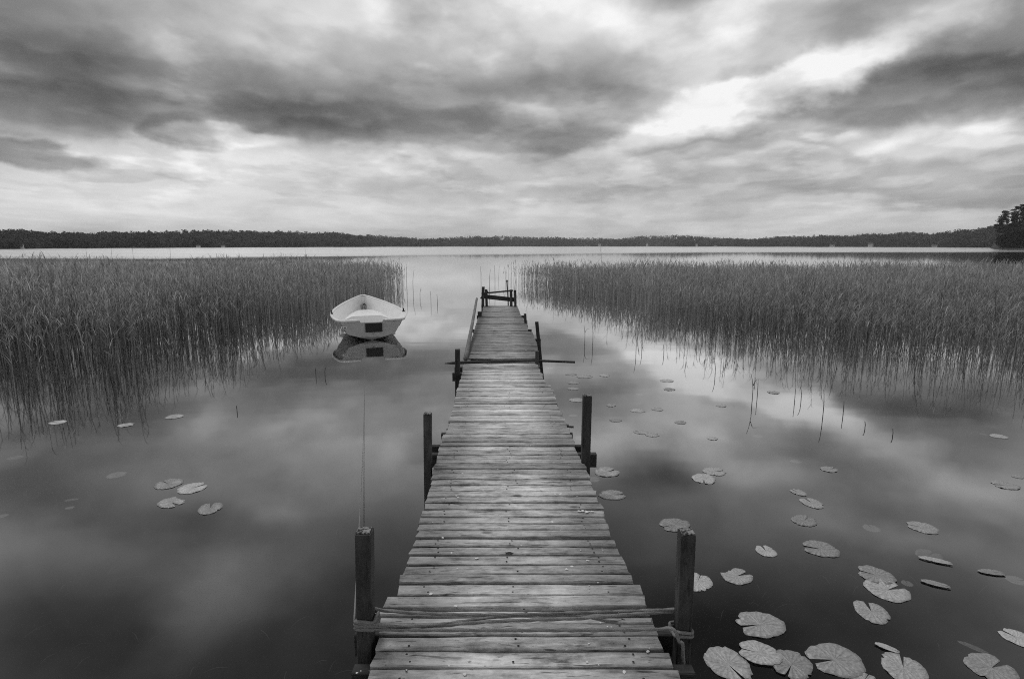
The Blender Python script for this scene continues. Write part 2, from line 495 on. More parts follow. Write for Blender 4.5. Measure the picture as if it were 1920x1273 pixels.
def upright(name, wx, wy, h, material, parent, ch=0.008, warp=0.004, top=0.0):
    """square post along local z, base at 0"""
    prof = [(-wx/2 + ch, -wy/2), (wx/2 - ch, -wy/2), (wx/2, -wy/2 + ch), (wx/2, wy/2 - ch),
            (wx/2 - ch, wy/2), (-wx/2 + ch, wy/2), (-wx/2, wy/2 - ch), (-wx/2, -wy/2 + ch)]
    V, F = [], []
    segs = 4
    for i in range(segs + 1):
        z = h * i / segs
        dx, dy = random.uniform(-warp, warp), random.uniform(-warp, warp)
        for (x, y) in prof:
            V.append((x + dx, y + dy, z + (random.uniform(-top, top) if i == segs else 0)))
    k = len(prof)
    for i in range(segs):
        for j in range(k):
            a, b = i*k + j, i*k + (j+1) % k
            F.append((a, b, b + k, a + k))
    F.append(tuple(range(k))[::-1])
    F.append(tuple(segs*k + j for j in range(k)))
    return obj(name, V, F, material, parent)

def catmull(pts, step):
    P = [Vector(p) for p in pts]
    P = [P[0] * 2 - P[1]] + P + [P[-1] * 2 - P[-2]]
    out = []
    for i in range(1, len(P) - 2):
        a, b, c, d = P[i-1], P[i], P[i+1], P[i+2]
        nseg = max(2, int((c - b).length / step))
        for k in range(nseg):
            t = k / nseg
            out.append(0.5 * ((2*b) + (c - a)*t + (2*a - 5*b + 4*c - d)*t*t + (3*b - a - 3*c + d)*t*t*t))
    out.append(P[-2])
    return out

def sweep(name, pts, rad, material, parent=None, segs=8, step=0.05, lobes=0, lay=0.05, amp=0.15, taper=None, smooth=True, caps=True):
    """tube along a path; lobes > 0 gives a laid rope"""
    P = catmull(pts, step)
    V, F = [], []
    up = Vector((0, 0, 1))
    s = 0.0
    tan0 = (P[1] - P[0]).normalized()
    nrm = tan0.orthogonal().normalized()
    for i, p in enumerate(P):
        tan = (P[min(i+1, len(P)-1)] - P[max(i-1, 0)]).normalized()
        nrm = (nrm - tan * nrm.dot(tan)).normalized()
        bn = tan.cross(nrm)
        if i: s += (p - P[i-1]).length
        r = rad * (taper(i / (len(P)-1)) if taper else 1.0)
        for j in range(segs):
            a = 2*math.pi*j/segs
            rr = r * (1 + amp * math.cos(lobes * a - s / lay * 2*math.pi)) if lobes else r
            V.append(p + (nrm*math.cos(a) + bn*math.sin(a)) * rr)
    for i in range(len(P)-1):
        for j in range(segs):
            a, b = i*segs + j, i*segs + (j+1) % segs
            F.append((a, b, b + segs, a + segs))
    if caps:
        F.append(tuple(range(segs))[::-1])
        F.append(tuple((len(P)-1)*segs + j for j in range(segs)))
    return obj(name, V, F, material, parent, smooth)

def join_meshes(name, parts, material, parent=None, smooth=True):
    """several swept strands that belong to one thing"""
    V, F = [], []
    for o in parts:
        b = len(V)
        V += [tuple(v.co) for v in o.data.vertices]
        F += [tuple(i + b for i in p.vertices) for p in o.data.polygons]
        me = o.data
        bpy.data.objects.remove(o)
        bpy.data.meshes.remove(me)
    return obj(name, V, F, material, parent, smooth)

# ------------------------------------------------------------------ the setting: water and lake bed
def sheet(name, x0, x1, y0, y1, z, material):
    o = obj(name, [(x0, y0, z), (x1, y0, z), (x1, y1, z), (x0, y1, z)], [(0, 1, 2, 3)], material)
    return tag(o, kind='structure')
sheet('lake_water', -4500, 4500, -60, 5000, 0.0, M['water'])
sheet('lake_bed', -4500, 4500, -60, 5000, -1.1, M['bed'])

# ------------------------------------------------------------------ far shore
TOPS = [(-700, 428), (-300, 430), (0, 431), (100, 433), (160, 436), (300, 432.5), (450, 432), (560, 435), (640, 436), (700, 440), (760, 444.5),
        (797, 448), (830, 444), (900, 442.5), (1000, 443.5), (1080, 445.5), (1150, 448), (1200, 442.5), (1260, 440.5), (1330, 444.5),
        (1405, 447), (1450, 443), (1550, 441), (1650, 437), (1750, 435), (1820, 429), (1860, 424), (1920, 414), (2100, 405), (2600, 405)]
WATERL = [(-700, 470), (0, 467.2), (100, 466.2), (300, 465), (500, 464), (700, 463.2), (850, 462.7), (1000, 462.5), (1200, 462.5), (1500, 463.1),
          (1700, 463.6), (1850, 464.6), (1920, 465.5), (2600, 470)]
def lerp_tab(tab, x):
    return float(np.interp(x, [a for a, b in tab], [b for a, b in tab]))
def shore_point(px):
    return at(px, lerp_tab(WATERL, px) + 0.12 * math.sin(px * 0.05), 0.0)
ROWS = 6
hillV, hillF = [], []
cols = list(range(-680, 2580, 12))
tree_spots = []
for ci, px in enumerate(cols):
    s = shore_point(px)
    for k in range(ROWS + 1):
        f = 1 + 0.035 * k
        dep = s.y * f
        ztop = CAM_H + (HORIZON - lerp_tab(TOPS, px)) * dep / FPX
        th = min(15.0, max(5.0, 0.52 * ztop))
        g = max(0.3, (ztop - th)) * (k / ROWS) ** 0.75
        hillV.append((s.x * f, s.y * f, g + (0.35 if k else -0.8)))
    # back side drops away
    hillV.append((s.x * 1.5, s.y * 1.5, -1))
W_ = ROWS + 2
for ci in range(len(cols) - 1):
    for k in range(W_ - 1):
        a = ci * W_ + k
        hillF.append((a, a + 1, a + 1 + W_, a + W_))
hills = obj('hills', hillV, hillF, M['floor'], smooth=True)
tag(hills, kind='structure')

def tree_template(kind, seed, ntri):
    """unit-height tree of many small leaf faces"""
    r = np.random.default_rng(seed)
    V, F = [], []
    for i in range(ntri):
        if kind == 'spruce':
            h = 0.08 + 0.92 * r.random() ** 1.25
            rad = 0.20 * (1 - h) ** 0.8 + 0.012
            a = r.random() * 2 * math.pi
            q = rad * math.sqrt(r.random()) 
            c = np.array([q * math.cos(a), q * math.sin(a), h])
            sz = 0.035 + 0.05 * (1 - h)
        elif kind == 'pine':
            h = 0.38 + 0.62 * r.random()
            rad = 0.20 * math.sqrt(max(0.02, 1 - ((h - 0.68) / 0.36) ** 2))
            a = r.random() * 2 * math.pi
            q = rad * (0.3 + 0.7 * r.random())
            c = np.array([q * math.cos(a), q * math.sin(a), h])
            sz = 0.06
        else:
            v = r.normal(size=3); v /= np.linalg.norm(v)
            q = 0.55 + 0.45 * r.random()
            c = np.array([0.33 * v[0] * q, 0.33 * v[1] * q, 0.5 + 0.47 * v[2] * q])
            sz = 0.085
        d1 = r.normal(size=3); d1 /= np.linalg.norm(d1)
        d2 = r.normal(size=3); d2 -= d1 * d1.dot(d2); d2 /= np.linalg.norm(d2)
        b = len(V)
        V += [c + d1 * sz, c - d1 * sz * 0.5 + d2 * sz * 0.9, c - d1 * sz * 0.5 - d2 * sz * 0.9]
        F.append((b, b + 1, b + 2))
    return np.array(V), np.array(F)

def scatter(name, templates, pts, scales, rots, tones, material, widths=None, lean=None):
    Vs, Fs, Ts = [], [], []
    base = 0
    for i in range(len(pts)):
        V, F = templates[i % len(templates)][:2]
        c, s = math.cos(rots[i]), math.sin(rots[i])
        w = widths[i] if widths is not None else scales[i]
        X = np.empty_like(V)
        X[:, 0] = (V[:, 0] * c - V[:, 1] * s) * w + pts[i][0]
        X[:, 1] = (V[:, 0] * s + V[:, 1] * c) * w + pts[i][1]
        X[:, 2] = V[:, 2] * scales[i] + pts[i][2]
        if lean is not None:
            X[:, 0] += lean[i][0] * V[:, 2] * scales[i]
            X[:, 1] += lean[i][1] * V[:, 2] * scales[i]
        Vs.append(X); Fs.append(F + base); base += len(V)
        t = templates[i % len(templates)]
        Ts.append(np.full(len(V), tones[i]) if len(t) < 3 else np.clip(t[2] * 0.6 + tones[i] * 0.4, 0, 1))
    return np_obj(name, np.concatenate(Vs), np.concatenate(Fs), material, np.concatenate(Ts))

T_far = [tree_template('spruce', i, 90) for i in range(2)] + [tree_template('pine', 20 + i, 80) for i in range(3)] + [tree_template('leaf', 40 + i, 110) for i in range(8)]
def forest(name, x0, x1, label, seed):
    r = np.random.default_rng(seed)
    pts, sc, ro, to, wd = [], [], [], [], []
    for k in range(ROWS + 1):
        px = x0
        while px < x1:
            s = shore_point(px)
            f = 1 + 0.035 * k + r.uniform(-0.006, 0.006) + (0.004 if k == 0 else 0)
            dep = s.y * f
            ztop = CAM_H + (HORIZON - lerp_tab(TOPS, px)) * dep / FPX
            th = min(15.0, max(5.0, 0.52 * ztop))
            g = max(0.3, (ztop - th)) * (k / ROWS) ** 0.75
            hgt = th * r.uniform(0.7, 1.04) * (1 + .12*math.sin(px*.055 + k) * math.sin(px*.021))
            pts.append((s.x * f, s.y * f, g)); sc.append(hgt); wd.append(hgt * r.uniform(0.9, 1.7))
            ro.append(r.random() * 6.3); to.append(r.random() ** 1.5)
            px += r.uniform(1.8, 4.4)
    order = r.permutation(len(pts))
    o = scatter(name, [T_far[i] for i in r.permutation(len(T_far))], [pts[i] for i in order], [sc[i] for i in order],
                [ro[i] for i in order], [to[i] for i in order], M['conifer'], [wd[i] for i in order])
    return tag(o, label, 'forest', kind='stuff')
forest('forest', -660, 800, 'dark mixed forest along the far shore left of the jetty', 1)
forest('forest', 800, 2560, 'hazy low forested ridge along the far shore right of the jetty', 2)

# ------------------------------------------------------------------ near headland with pines at the right edge
hp = at(1866, 469, 0.0)
def headland():
    V, F = [], []
    ring = [at(1858, 466.0), at(1866, 467.6), at(1885, 468.6), at(1930, 469.4), at(2050, 470.5), at(2500, 472)]
    back = [at(1860, 465.2), at(1868, 465.4), at(1890, 465.5), at(1930, 465.6), at(2050, 466), at(2500, 467)]
    k = len(ring)
    for p in ring: V.append((p.x, p.y, -0.6))
    for p in ring: V.append((p.x + 2, p.y + 3, 0.7))
    for a, b in zip(ring, back): q = a.lerp(b, 0.5); V.append((q.x + 3, q.y, 4.0 if a.x > hp.x + 4 else 1.0))
    for p in back: V.append((p.x, p.y, -0.6))
    for r_ in range(3):
        for i in range(k - 1):
            a = r_ * k + i
            F.append((a, a + 1, a + 1 + k, a + k))
    return tag(obj('headland', V, F, M['floor'], smooth=True), kind='structure')
headland()

def pine_tree(name, base, h, seed, label, kind='pine'):
    r = np.random.default_rng(seed)
    root = thing(name, base, label, 'tree', 'trees on the right headland')
    lean = r.uniform(-0.03, 0.03, 2)
    trunk = [(0, 0, -0.5), (lean[0]*h*.4, lean[1]*h*.4, h*.4), (lean[0]*h, lean[1]*h, h*.97)]
    sweep('trunk', trunk, 0.020 * h, M['bark'], root, 7, h/8, taper=lambda t: 1 - 0.85*t)
    V, F, T = [], [], []
    nb = 26 if kind == 'pine' else 34
    limbs = []
    for b in range(nb):
        t = 0.30 + 0.70 * (b / nb) if kind == 'pine' else 0.06 + 0.9 * (b / nb)
        reach = h * (0.21 * math.sqrt(max(0.05, 1 - ((t - 0.62)/0.42)**2)) if kind == 'pine' else 0.17 * (1 - t)**0.8 + 0.02) * r.uniform(0.6, 1.2)
        a = r.random() * 6.28
        p0 = np.array([lean[0]*h*t, lean[1]*h*t, h*t])
        p1 = p0 + np.array([math.cos(a)*reach, math.sin(a)*reach, (0.25 if kind == 'pine' else -0.15)*reach])
        limbs.append((p0, p1))
        for q in range(3):
            c0 = p0 + (p1 - p0) * (0.45 + 0.28*q)
            rad = h * r.uniform(0.035, 0.06)
            tone = r.random()
            for i in range(46):
                d = r.normal(size=3); d *= rad * r.random()**0.4 / np.linalg.norm(d); d[2] *= 0.6
                c = c0 + d
                sz = h * r.uniform(0.009, 0.016)
                d1 = r.normal(size=3); d1 /= np.linalg.norm(d1)
                d2 = np.cross(d1, r.normal(size=3)); d2 /= np.linalg.norm(d2)
                k = len(V)
                V += [c + d1*sz, c - d1*sz*.5 + d2*sz, c - d1*sz*.5 - d2*sz]
                F.append((k, k+1, k+2)); T += [tone]*3
    np_obj('crown', np.array(V), np.array(F), M['headland'], np.array(T), root)
    parts = [sweep('limb', [tuple(a), tuple((a+b)/2 + np.array([0, 0, .01*h])), tuple(b)], 0.005*h, M['bark'], None, 4, h/10, taper=lambda t: 1-.7*t) for a, b in limbs[::3]]
    for p in parts:
        p.parent = root
    return root
HEAD_TREES = [
    (1875, 467.9, 413, 'pine', 'slender pine at the tip of the right headland'),
    (1884, 467.3, 398, 'pine', 'pine with ragged top second from the headland tip'),
    (1893, 468.0, 405, 'spruce', 'narrow spruce among the pines on the headland'),
    (1901, 467.0, 393, 'pine', 'tall dark pine in the middle of the headland trees'),
    (1910, 467.6, 389, 'pine', 'broad dark pine close to the right edge of the picture'),
    (1922, 467.2, 384, 'pine', 'tallest pine cut by the right edge of the picture'),
    (1936, 467.8, 386, 'pine', 'pine just past the right edge of the headland view'),
    (1952, 467.4, 380, 'spruce', 'outermost spruce on the right headland'),
    (1880, 468.4, 440, 'leaf', 'low round bush at the waterline of the headland tip'),
    (1891, 468.5, 436, 'leaf', 'dense shore bush below the headland spruce'),
    (1903, 468.7, 434, 'leaf', 'dark shore bush under the tall headland pine'),
    (1914, 468.8, 430, 'leaf', 'biggest shore bush at the right edge of the headland'),
    (1928, 468.9, 432, 'leaf', 'outermost shore bush of the headland'),
]
for i, (px, py, ptop, kind, label) in enumerate(HEAD_TREES):
    b = at(px, py, 0.0)
    h = (py - ptop) * b.y / FPX
    b.z = 0.5
    if kind == 'leaf':
        root = thing('shore_bush', b, label, 'bush', 'bushes on the right headland')
        V, F = tree_template('leaf', 300 + i, 700)
        V2 = V * np.array([h * 1.25, h * 1.25, h])
        # smaller leaf faces round their centres
        cen = V2.reshape(-1, 3, 3).mean(1, keepdims=True)
        V2 = (cen + (V2.reshape(-1, 3, 3) - cen) * 0.55).reshape(-1, 3)
        np_obj('crown', V2, F, M['headland'], np.repeat(rng.random(len(F)) * 0.6, 3), root)
        sweep('trunk', [(0, 0, -0.6), (0.1, 0, h * .3), (0, 0.1, h * .6)], 0.03 * h, M['bark'], root, 6, h / 6)
    else:
        pine_tree('pine_tree' if kind == 'pine' else 'spruce_tree', b, h, 60 + i, label, kind)

# ------------------------------------------------------------------ specks of cabins and a sail along the far shore
def cabin(px, py, w, h, label, group='white cabins on the far shore'):
    p = at(px, lerp_tab(WATERL, px) + 0.15, 0.0)
    s = p.y / FPX
    w, h = w * s, h * s
    rz = math.atan2(p.x, p.y) * -1 + random.uniform(-0.4, 0.4)
    z = max(0.1, (lerp_tab(WATERL, px) - py) * s)
    root = thing('cabin', (p.x, p.y, z), label, 'cabin', group, rz)
    hw, hd = w/2, w*0.4
    obj('wall', [(-hw, -hd, -4), (hw, -hd, -4), (hw, hd, -4), (-hw, hd, -4), (-hw, -hd, h*.6), (hw, -hd, h*.6), (hw, hd, h*.6), (-hw, hd, h*.6), (-hw, 0, h), (hw, 0, h)],
        [(0, 1, 5, 4), (2, 3, 7, 6), (1, 2, 6, 9, 5), (3, 0, 4, 8, 7)], M['house_white'], root)
    e = w * 0.06
    obj('roof', [(-hw-e, -hd-e, h*.58), (hw+e, -hd-e, h*.58), (hw+e, 0, h*1.03), (-hw-e, 0, h*1.03), (hw+e, hd+e, h*.58), (-hw-e, hd+e, h*.58),
                 (-hw-e, -hd-e, h*.64), (hw+e, -hd-e, h*.64), (hw+e, 0, h*1.10), (-hw-e, 0, h*1.10), (hw+e, hd+e, h*.64), (-hw-e, hd+e, h*.64)],
        [(0, 1, 2, 3), (3, 2, 4, 5), (6, 7, 8, 9), (9, 8, 10, 11), (0, 1, 7, 6), (4, 5, 11, 10)], M['house_roof'], root)
    for dx in (-0.25, 0.25):
        x = dx * w
        obj('window', [(x-.08*w, -hd-.02*w, h*.15), (x+.08*w, -hd-.02*w, h*.15), (x+.08*w, -hd-.02*w, h*.45), (x-.08*w, -hd-.02*w, h*.45),
                       (x-.08*w, -hd+.02*w, h*.15), (x+.08*w, -hd+.02*w, h*.15), (x+.08*w, -hd+.02*w, h*.45), (x-.08*w, -hd+.02*w, h*.45)],
            [(0, 1, 2, 3), (0, 4, 5, 1), (3, 2, 6, 7), (0, 3, 7, 4), (1, 5, 6, 2)], M['rubber'], root)
for px, py, w, h, lab in [
    (42, 463, 5, 5, 'tiny pale cabin on the far shore at the left edge'),
    (372, 463, 6, 3, 'low pale boathouse on the left far shore above the reeds'),
    (418, 463, 7, 3, 'wide low boathouse right of the other on the left far shore'),
    (1124, 460, 3.4, 3.4, 'tiny white cabin on the far shore right of the jetty line'),
    (1213, 459.5, 3.6, 4, 'small white cabin below the highest part of the central ridge'),
    (1306, 460, 3, 3, 'tiny white cabin on the central far shore right of the ridge'),
    (1341, 462, 4, 2.4, 'low white boathouse at the waterline right of centre'),
    (1560, 462.5, 8, 4, 'white boathouse at the waterline on the right far shore'),
    (1632, 462, 7, 6, 'tallest white cabin at the waterline on the right far shore'),
    (1752, 463, 8, 3.5, 'low white boathouse nearest the right headland')]:
    cabin(px, py, w, h, lab)

sp = at(777, 462.95, 0.0)
root = thing('sailing_boat', (sp.x, sp.y, 0), 'tiny white sailing boat in front of the far shore', 'boat')
s = sp.y / FPX
L = 3.2 * s
obj('hull', [(-L, 0, 1.0), (0, -L*.25, 0.9), (L, 0, 1.3), (0, L*.25, 0.9), (-L*.8, 0, -.2), (0, -L*.12, -.2), (L*.8, 0, -.2), (0, L*.12, -.2)],
    [(0, 1, 5, 4), (1, 2, 6, 5), (2, 3, 7, 6), (3, 0, 4, 7), (0, 3, 2, 1)], M['house_white'], root)
obj('sail', [(-L*.8, -.1, 1.6), (L*.2, -.1, 1.6), (L*.2, -.1, 5.2*s), (-L*.8, .1, 1.6), (L*.2, .1, 1.6), (L*.2, .1, 5.2*s)],
    [(0, 1, 2), (5, 4, 3), (0, 2, 5, 3), (0, 3, 4, 1)], M['house_white'], root)
sweep('mast', [(L*.25, 0, .5), (L*.25, 0, 3*s), (L*.25, 0, 5.5*s)], 0.1, M['house_white'], root, 6, 2)

# ------------------------------------------------------------------ jetty
ZD = 0.45                                   # top of the deck above the water
TH = 0.03
LEFT = [(1400, 640), (1273, 686), (1249, 696), (1235, 702), (1218, 706), (1190, 713), (1166, 713), (1139.1, 712), (1138.9, 722), (1116, 724), (1115.9, 740), (1094, 748.7),
        (1076, 755), (1057, 762), (1039, 767.7), (1023, 773), (1008, 778.5), (994, 782.6), (980, 786.7), (967, 790), (954, 795), (942, 798.6), (931, 800.5), (919, 804),
        (908, 807.6), (898, 810.6), (888, 812.5), (878, 815), (869, 817), (860, 819), (852, 821), (843, 824), (835, 825.5), (828, 828), (821, 830), (814.1, 831), (813.9, 836),
        (801, 842), (790, 843), (784, 844), (770, 848), (757, 850), (748, 854), (737, 856.4), (728, 858), (718, 862.5), (701, 866.6), (687, 869), (679, 871.3), (674, 873),
        (650, 880), (621, 889), (610, 892), (595, 896), (594, 903), (575, 906), (571, 907)]
RIGHT = [(1400, 1330), (1272, 1274.5), (1248, 1264), (1219, 1246), (1190, 1232), (1165, 1226), (1139, 1216), (1114, 1203), (1093, 1192), (1074, 1184), (1057, 1175), (1040, 1164), (1024, 1156),
         (1008, 1149), (994, 1143), (981, 1139), (967, 1135), (954, 1130.6), (919, 1113), (908, 1109.7), (898, 1106), (888, 1103), (878, 1098), (861, 1090), (852, 1084), (837, 1078),
         (823, 1074), (815, 1070), (796, 1063), (788, 1060), (768, 1048), (744, 1041), (735, 1038.5), (722, 1030), (718, 1022), (706, 1018), (689, 1010), (678, 1006), (674, 1010),
         (655, 1008), (638, 1004), (623, 998), (620.5, 990), (601, 988), (594, 978), (575, 970), (571, 969)]
def edge(tab, y):
    t = sorted(tab)
    return float(np.interp(y, [a for a, b in t], [b for a, b in t]))
BOUNDS = [1314, 1280.5, 1249, 1218, 1190, 1164.5, 1150.5, 1139, 1115.6, 1094, 1075.5, 1057, 1039.5, 1023.2, 1008, 993.9, 980.6, 967.3, 954.3, 942.4, 930.7, 919.6, 908.4, 898,
          888, 878.5, 869, 860, 852, 843.7, 835.5, 828.5, 821, 814.3, 801.6, 790, 784.5, 778.8, 773.4, 767.7, 762.3, 757, 752, 747.5, 743, 738.2, 734, 730, 725.7, 721.8,
          717.8, 714.3, 710.2, 706.3, 702.8, 700, 696.8, 693.4, 690, 686.7, 683.3, 680.2, 676.0]
jetty = thing('jetty', (0, 0, 0), 'long weathered wooden plank jetty running out over the calm lake', 'jetty')
ydepth = lambda py: at(960, py, ZD).y
spans = [(ydepth(a), ydepth(b), 0.5 * (a + b)) for a, b in zip(BOUNDS[:-1], BOUNDS[1:])]
def fill(py0, py1, n_):
    y0, y1 = ydepth(py0), ydepth(py1)
    res = []
    for i in range(n_):
        a, b = y0 + (y1 - y0) * i / n_, y0 + (y1 - y0) * (i + 1) / n_
        py = HORIZON + (0.5 * (py0 + py1) - HORIZON)
        # photo row of the middle of this plank
        lo, hi = py1, py0
        for _ in range(30):
            mid = 0.5 * (lo + hi)
            if ydepth(mid) > 0.5 * (a + b): lo = mid
            else: hi = mid
        res.append((a, b, lo))
    return res
far1 = fill(671.5, 621.0, 24)
far2 = fill(620.2, 594.2, 18)
far3 = fill(593.6, 573.5, 18)
near = []
y1 = spans[0][0]
while y1 > -1.2:
    y0 = y1 - 0.095
    near.append((y0, y1, None)); y1 = y0
allspans = [(a, b, p, 0) for a, b, p in spans + near] + [(a, b, p, 1) for a, b, p in far1 + far2 + far3]
nearL, nearR = at(edge(LEFT, 1314), 1314, ZD).x, at(edge(RIGHT, 1314), 1314, ZD).x
for a, b, py, old in allspans:
    if py is None:
        xl, xr = nearL, nearR
    else:
        xl, xr = at(edge(LEFT, py), py, ZD).x, at(edge(RIGHT, py), py, ZD).x
    xl += random.uniform(-0.006, 0.006); xr += random.uniform(-0.006, 0.006)
    dep = b - a
    gap = random.uniform(0.010, 0.018) if not old else random.uniform(0.012, 0.020)
    zt = ZD + random.uniform(-0.005, 0.004)
    mt = M['plank_old'] if old else M['plank']
    if py is not None and 1139 < py < 1164: zt -= 0.012; mt = M['plank_pale']
    if py is not None and 672 < py < 803 and not old: mt = M['plank_pale'] if random.random() < 0.75 else M['plank']  # middle section: grazing sheen painted in as paler boards
    o = board('plank', xr - xl, dep - gap, TH, mt, jetty, ch=random.uniform(0.003, 0.006), warp=0.003, rag=0.009, segs=5)
    place(o, ((xl + xr) / 2, (a + b) / 2, zt - TH / 2), (random.uniform(-.015, .015), random.uniform(-.002, .002), random.uniform(-.006, .006)))

# stringers under the deck
def stringer(pa, pb, side):
    v = []
    A = at(edge(side, pa), pa, ZD); B = at(edge(side, pb), pb, ZD)
    return A, B
for side, off in ((LEFT, 0.10), (RIGHT, -0.10)):
    for pa, pb in ((1314, 802), (801, 676), (671, 621), (620, 575)):
        A, B = stringer(pa, pb, side)
        A.x += off; B.x += off
        if pa == 1314: A = A + (A - B).normalized() * 2.5
        mid = (A + B) / 2
        L = (B - A).length
        o = board('stringer', 0.07, L, 0.12, M['long_beam'], jetty, ch=0.004, segs=1)
        place(o, (mid.x, mid.y, ZD - TH - 0.064), (0, 0, -math.atan2(B.x - A.x, B.y - A.y)))

# cross beams; pairs of them clamp the posts
def beam_at(pxl, pxr, py, h=0.11, th=0.05, z=None):
    """beam whose top front edge is seen along this photo row"""
    z = ZD - TH - 0.012 if z is None else z
    A, B = at(pxl, py, z), at(pxr, py, z)
    o = board('crossbeam', (B - A).length, th, h, M['beam'], jetty, ch=0.005, warp=0.001, segs=2)
    place(o, ((A.x + B.x) / 2, (A.y + B.y) / 2 + th / 2, z - h / 2), (0, 0, math.atan2(B.y - A.y, B.x - A.x)))
    return o
beam_at(659, 1304, 1262, 0.13, 0.055)
beam_at(664, 1300, 1190, 0.11, 0.05)
beam_at(797, 1119, 852, 0.115, 0.055)
beam_at(800, 1106, 836.5, 0.11, 0.05)
beam_at(848, 1016, 699.5, 0.115, 0.055)
beam_at(852, 1018, 689, 0.10, 0.05)
beam_at(841, 1067, 797.8, 0.05, 0.05, ZD - 0.014)
beam_at(827, 1074, 813.5, 0.05, 0.05, ZD - 0.020)
beam_at(884, 1014, 636, 0.10, 0.06)
beam_at(886, 997, 618, 0.07, 0.06, ZD - 0.012)
beam_at(894, 987, 592, 0.09, 0.06)
beam_at(903, 968, 573.8, 0.10, 0.06)

def post(pxc, py_base, py_top, wpx, lean_px=0.0, z_ref=ZD, depth_mul=1.0, mtl='post', cap=False, z_bottom=-1.1, down=0.0):
    """post whose front face crosses level z_ref at (pxc, py_base) and whose front top edge is at py_top"""
    b = at(pxc, py_base, z_ref)
    w = wpx * b.y / FPX
    top = atd(pxc + lean_px, py_top, b.y)
    hz = top.z - b.z
    lx = (top.x - b.x) / hz
    z0 = z_bottom
    base = Vector((b.x + lx * (z0 - b.z), b.y + w * depth_mul / 2, z0))
    L = (top.z - z0) * math.sqrt(1 + lx * lx)
    o = upright('post', w, w * depth_mul, L, M[mtl], jetty, ch=w * 0.06, warp=w * 0.03, top=w * 0.05)
    place(o, base, (0, math.atan(lx), 0))
    if cap:
        c = board('end_grain', w * 0.86, w * depth_mul * 0.86, 0.006, M['endgrain'], o, ch=0.001, segs=2)
        c.location = (0, 0, L + 0.004)
    return o
post(682, 1204, 1003, 32, -3.0, cap=True)
post(1283, 1204, 1005, 30, 9.5, cap=True)
post(801.5, 868, 778, 15, -1.0, cap=True)
post(1099, 866, 744, 17, 3.0, cap=True)
post(857.5, 700, 656, 9, 0.0)
post(1013, 672, 604, 6.5, -6.5)
post(1007, 681.5, 659, 7, 0.5)
post(899, 593, 585, 7)
post(985.5, 606, 588.5, 4.8, -1.0)
post(905.5, 575.0, 538, 5.0, 0.5)
post(912.5, 574.5, 543, 4.6, -1.0)
post(958.5, 574.5, 543.5, 5.2, -0.6)
post(966.5, 575.0, 544.5, 4.6, -0.8)
# end frame: two slanting boards, a thin pole with a knob
YE = at(960, 574, ZD).y - 0.02
def slant_board(name, x0, y0, x1, y1, hpx, Y, th=0.03, mtl='beam'):
    A, B = atd(x0, y0, Y), atd(x1, y1, Y)
    L = (B - A).length
    h = hpx * Y / FPX
    o = board(name, L, th, h, M[mtl], jetty, ch=0.003, warp=0.0005, segs=2)
    place(o, (A + B) / 2, (0, -math.atan2(B.z - A.z, B.x - A.x), 0))
    return o
slant_board('rail', 903, 550.5, 962, 544.8, 2.8, YE + 0.19)
slant_board('end_board', 903, 555.5, 968, 562.5, 8.0, YE + 0.22, mtl='beam')
slant_board('brace', 901, 560, 915, 546, 3.0, YE + 0.24)
p0, p1 = atd(953, 575, YE + 0.8), atd(950.5, 527, YE + 0.8)
sweep('thin_pole', [(p0.x, p0.y, -1.0), p0, p1], 0.018, M['post'], jetty, 6, 0.1)
kn = obj('pole_knob', *(lambda r: ([(r*math.sin(t)*math.cos(a), r*math.sin(t)*math.sin(a), r*math.cos(t)) for t in (0.01, .6, 1.2, 1.9, 2.5, 3.13) for a in [k*math.pi/4 for k in range(8)]],
     [(i*8+j, i*8+(j+1) % 8, (i+1)*8+(j+1) % 8, (i+1)*8+j) for i in range(5) for j in range(8)]))(0.035), M['greypole'], jetty, True)
kn.location = p1
# grey round pole along the left edge of the outer section
A, B = at(873, 673, ZD + 0.01), atd(894, 560, 13.3)
mid = (A + B) / 2
sweep('side_pole', [A, mid + Vector((0.0, 0, -0.015)), B], 0.034, M['greypole'], jetty, 10, 0.3, taper=lambda t: 1.05 - 0.25*t)
# dark gap plate between sections is open; nail heads on the nearer planks
NV, NF = [], []
def disc(V, F, c, r, z, k=6, jag=0.0):
    b = len(V)
    V.append((c[0], c[1], z + r * 0.25))
    for i in range(k):
        a = 2*math.pi*i/k
        q = r * (1 + random.uniform(-jag, jag))
        V.append((c[0] + q*math.cos(a), c[1] + q*math.sin(a), z))
    for i in range(k):
        F.append((b, b + 1 + i, b + 1 + (i+1) % k))
for a, b, py, old in allspans:
    if py is None or a > 7: continue
    xl, xr = at(edge(LEFT, py), py, ZD).x, at(edge(RIGHT, py), py, ZD).x
    for x in (xl + 0.14, xr - 0.14, (xl + xr)/2 + random.uniform(-.05, .05)):
        for yy in (a + 0.28*(b-a), a + 0.74*(b-a)):
            if random.random() < 0.75:
                disc(NV, NF, (x + random.uniform(-.015, .015), yy), 0.0055, ZD + 0.0005)
tag(obj('nail_head', NV, NF, M['iron'], jetty), kind='stuff')
DV, DF = [], []
for i in range(70):
    py = 700 + 573 * random.random() ** 1.3
    l, r_ = edge(LEFT, py), edge(RIGHT, py)
    q = random.random()
    px = l + (r_ - l) * (q * 0.3 + 0.03 if random.random() < 0.5 else 1 - q * 0.3 - 0.03)
    p = at(px, py, ZD)
    disc(DV, DF, (p.x, p.y), random.choice((0.003, 0.004, 0.005, 0.008)), ZD + 0.002, 7, 0.4)
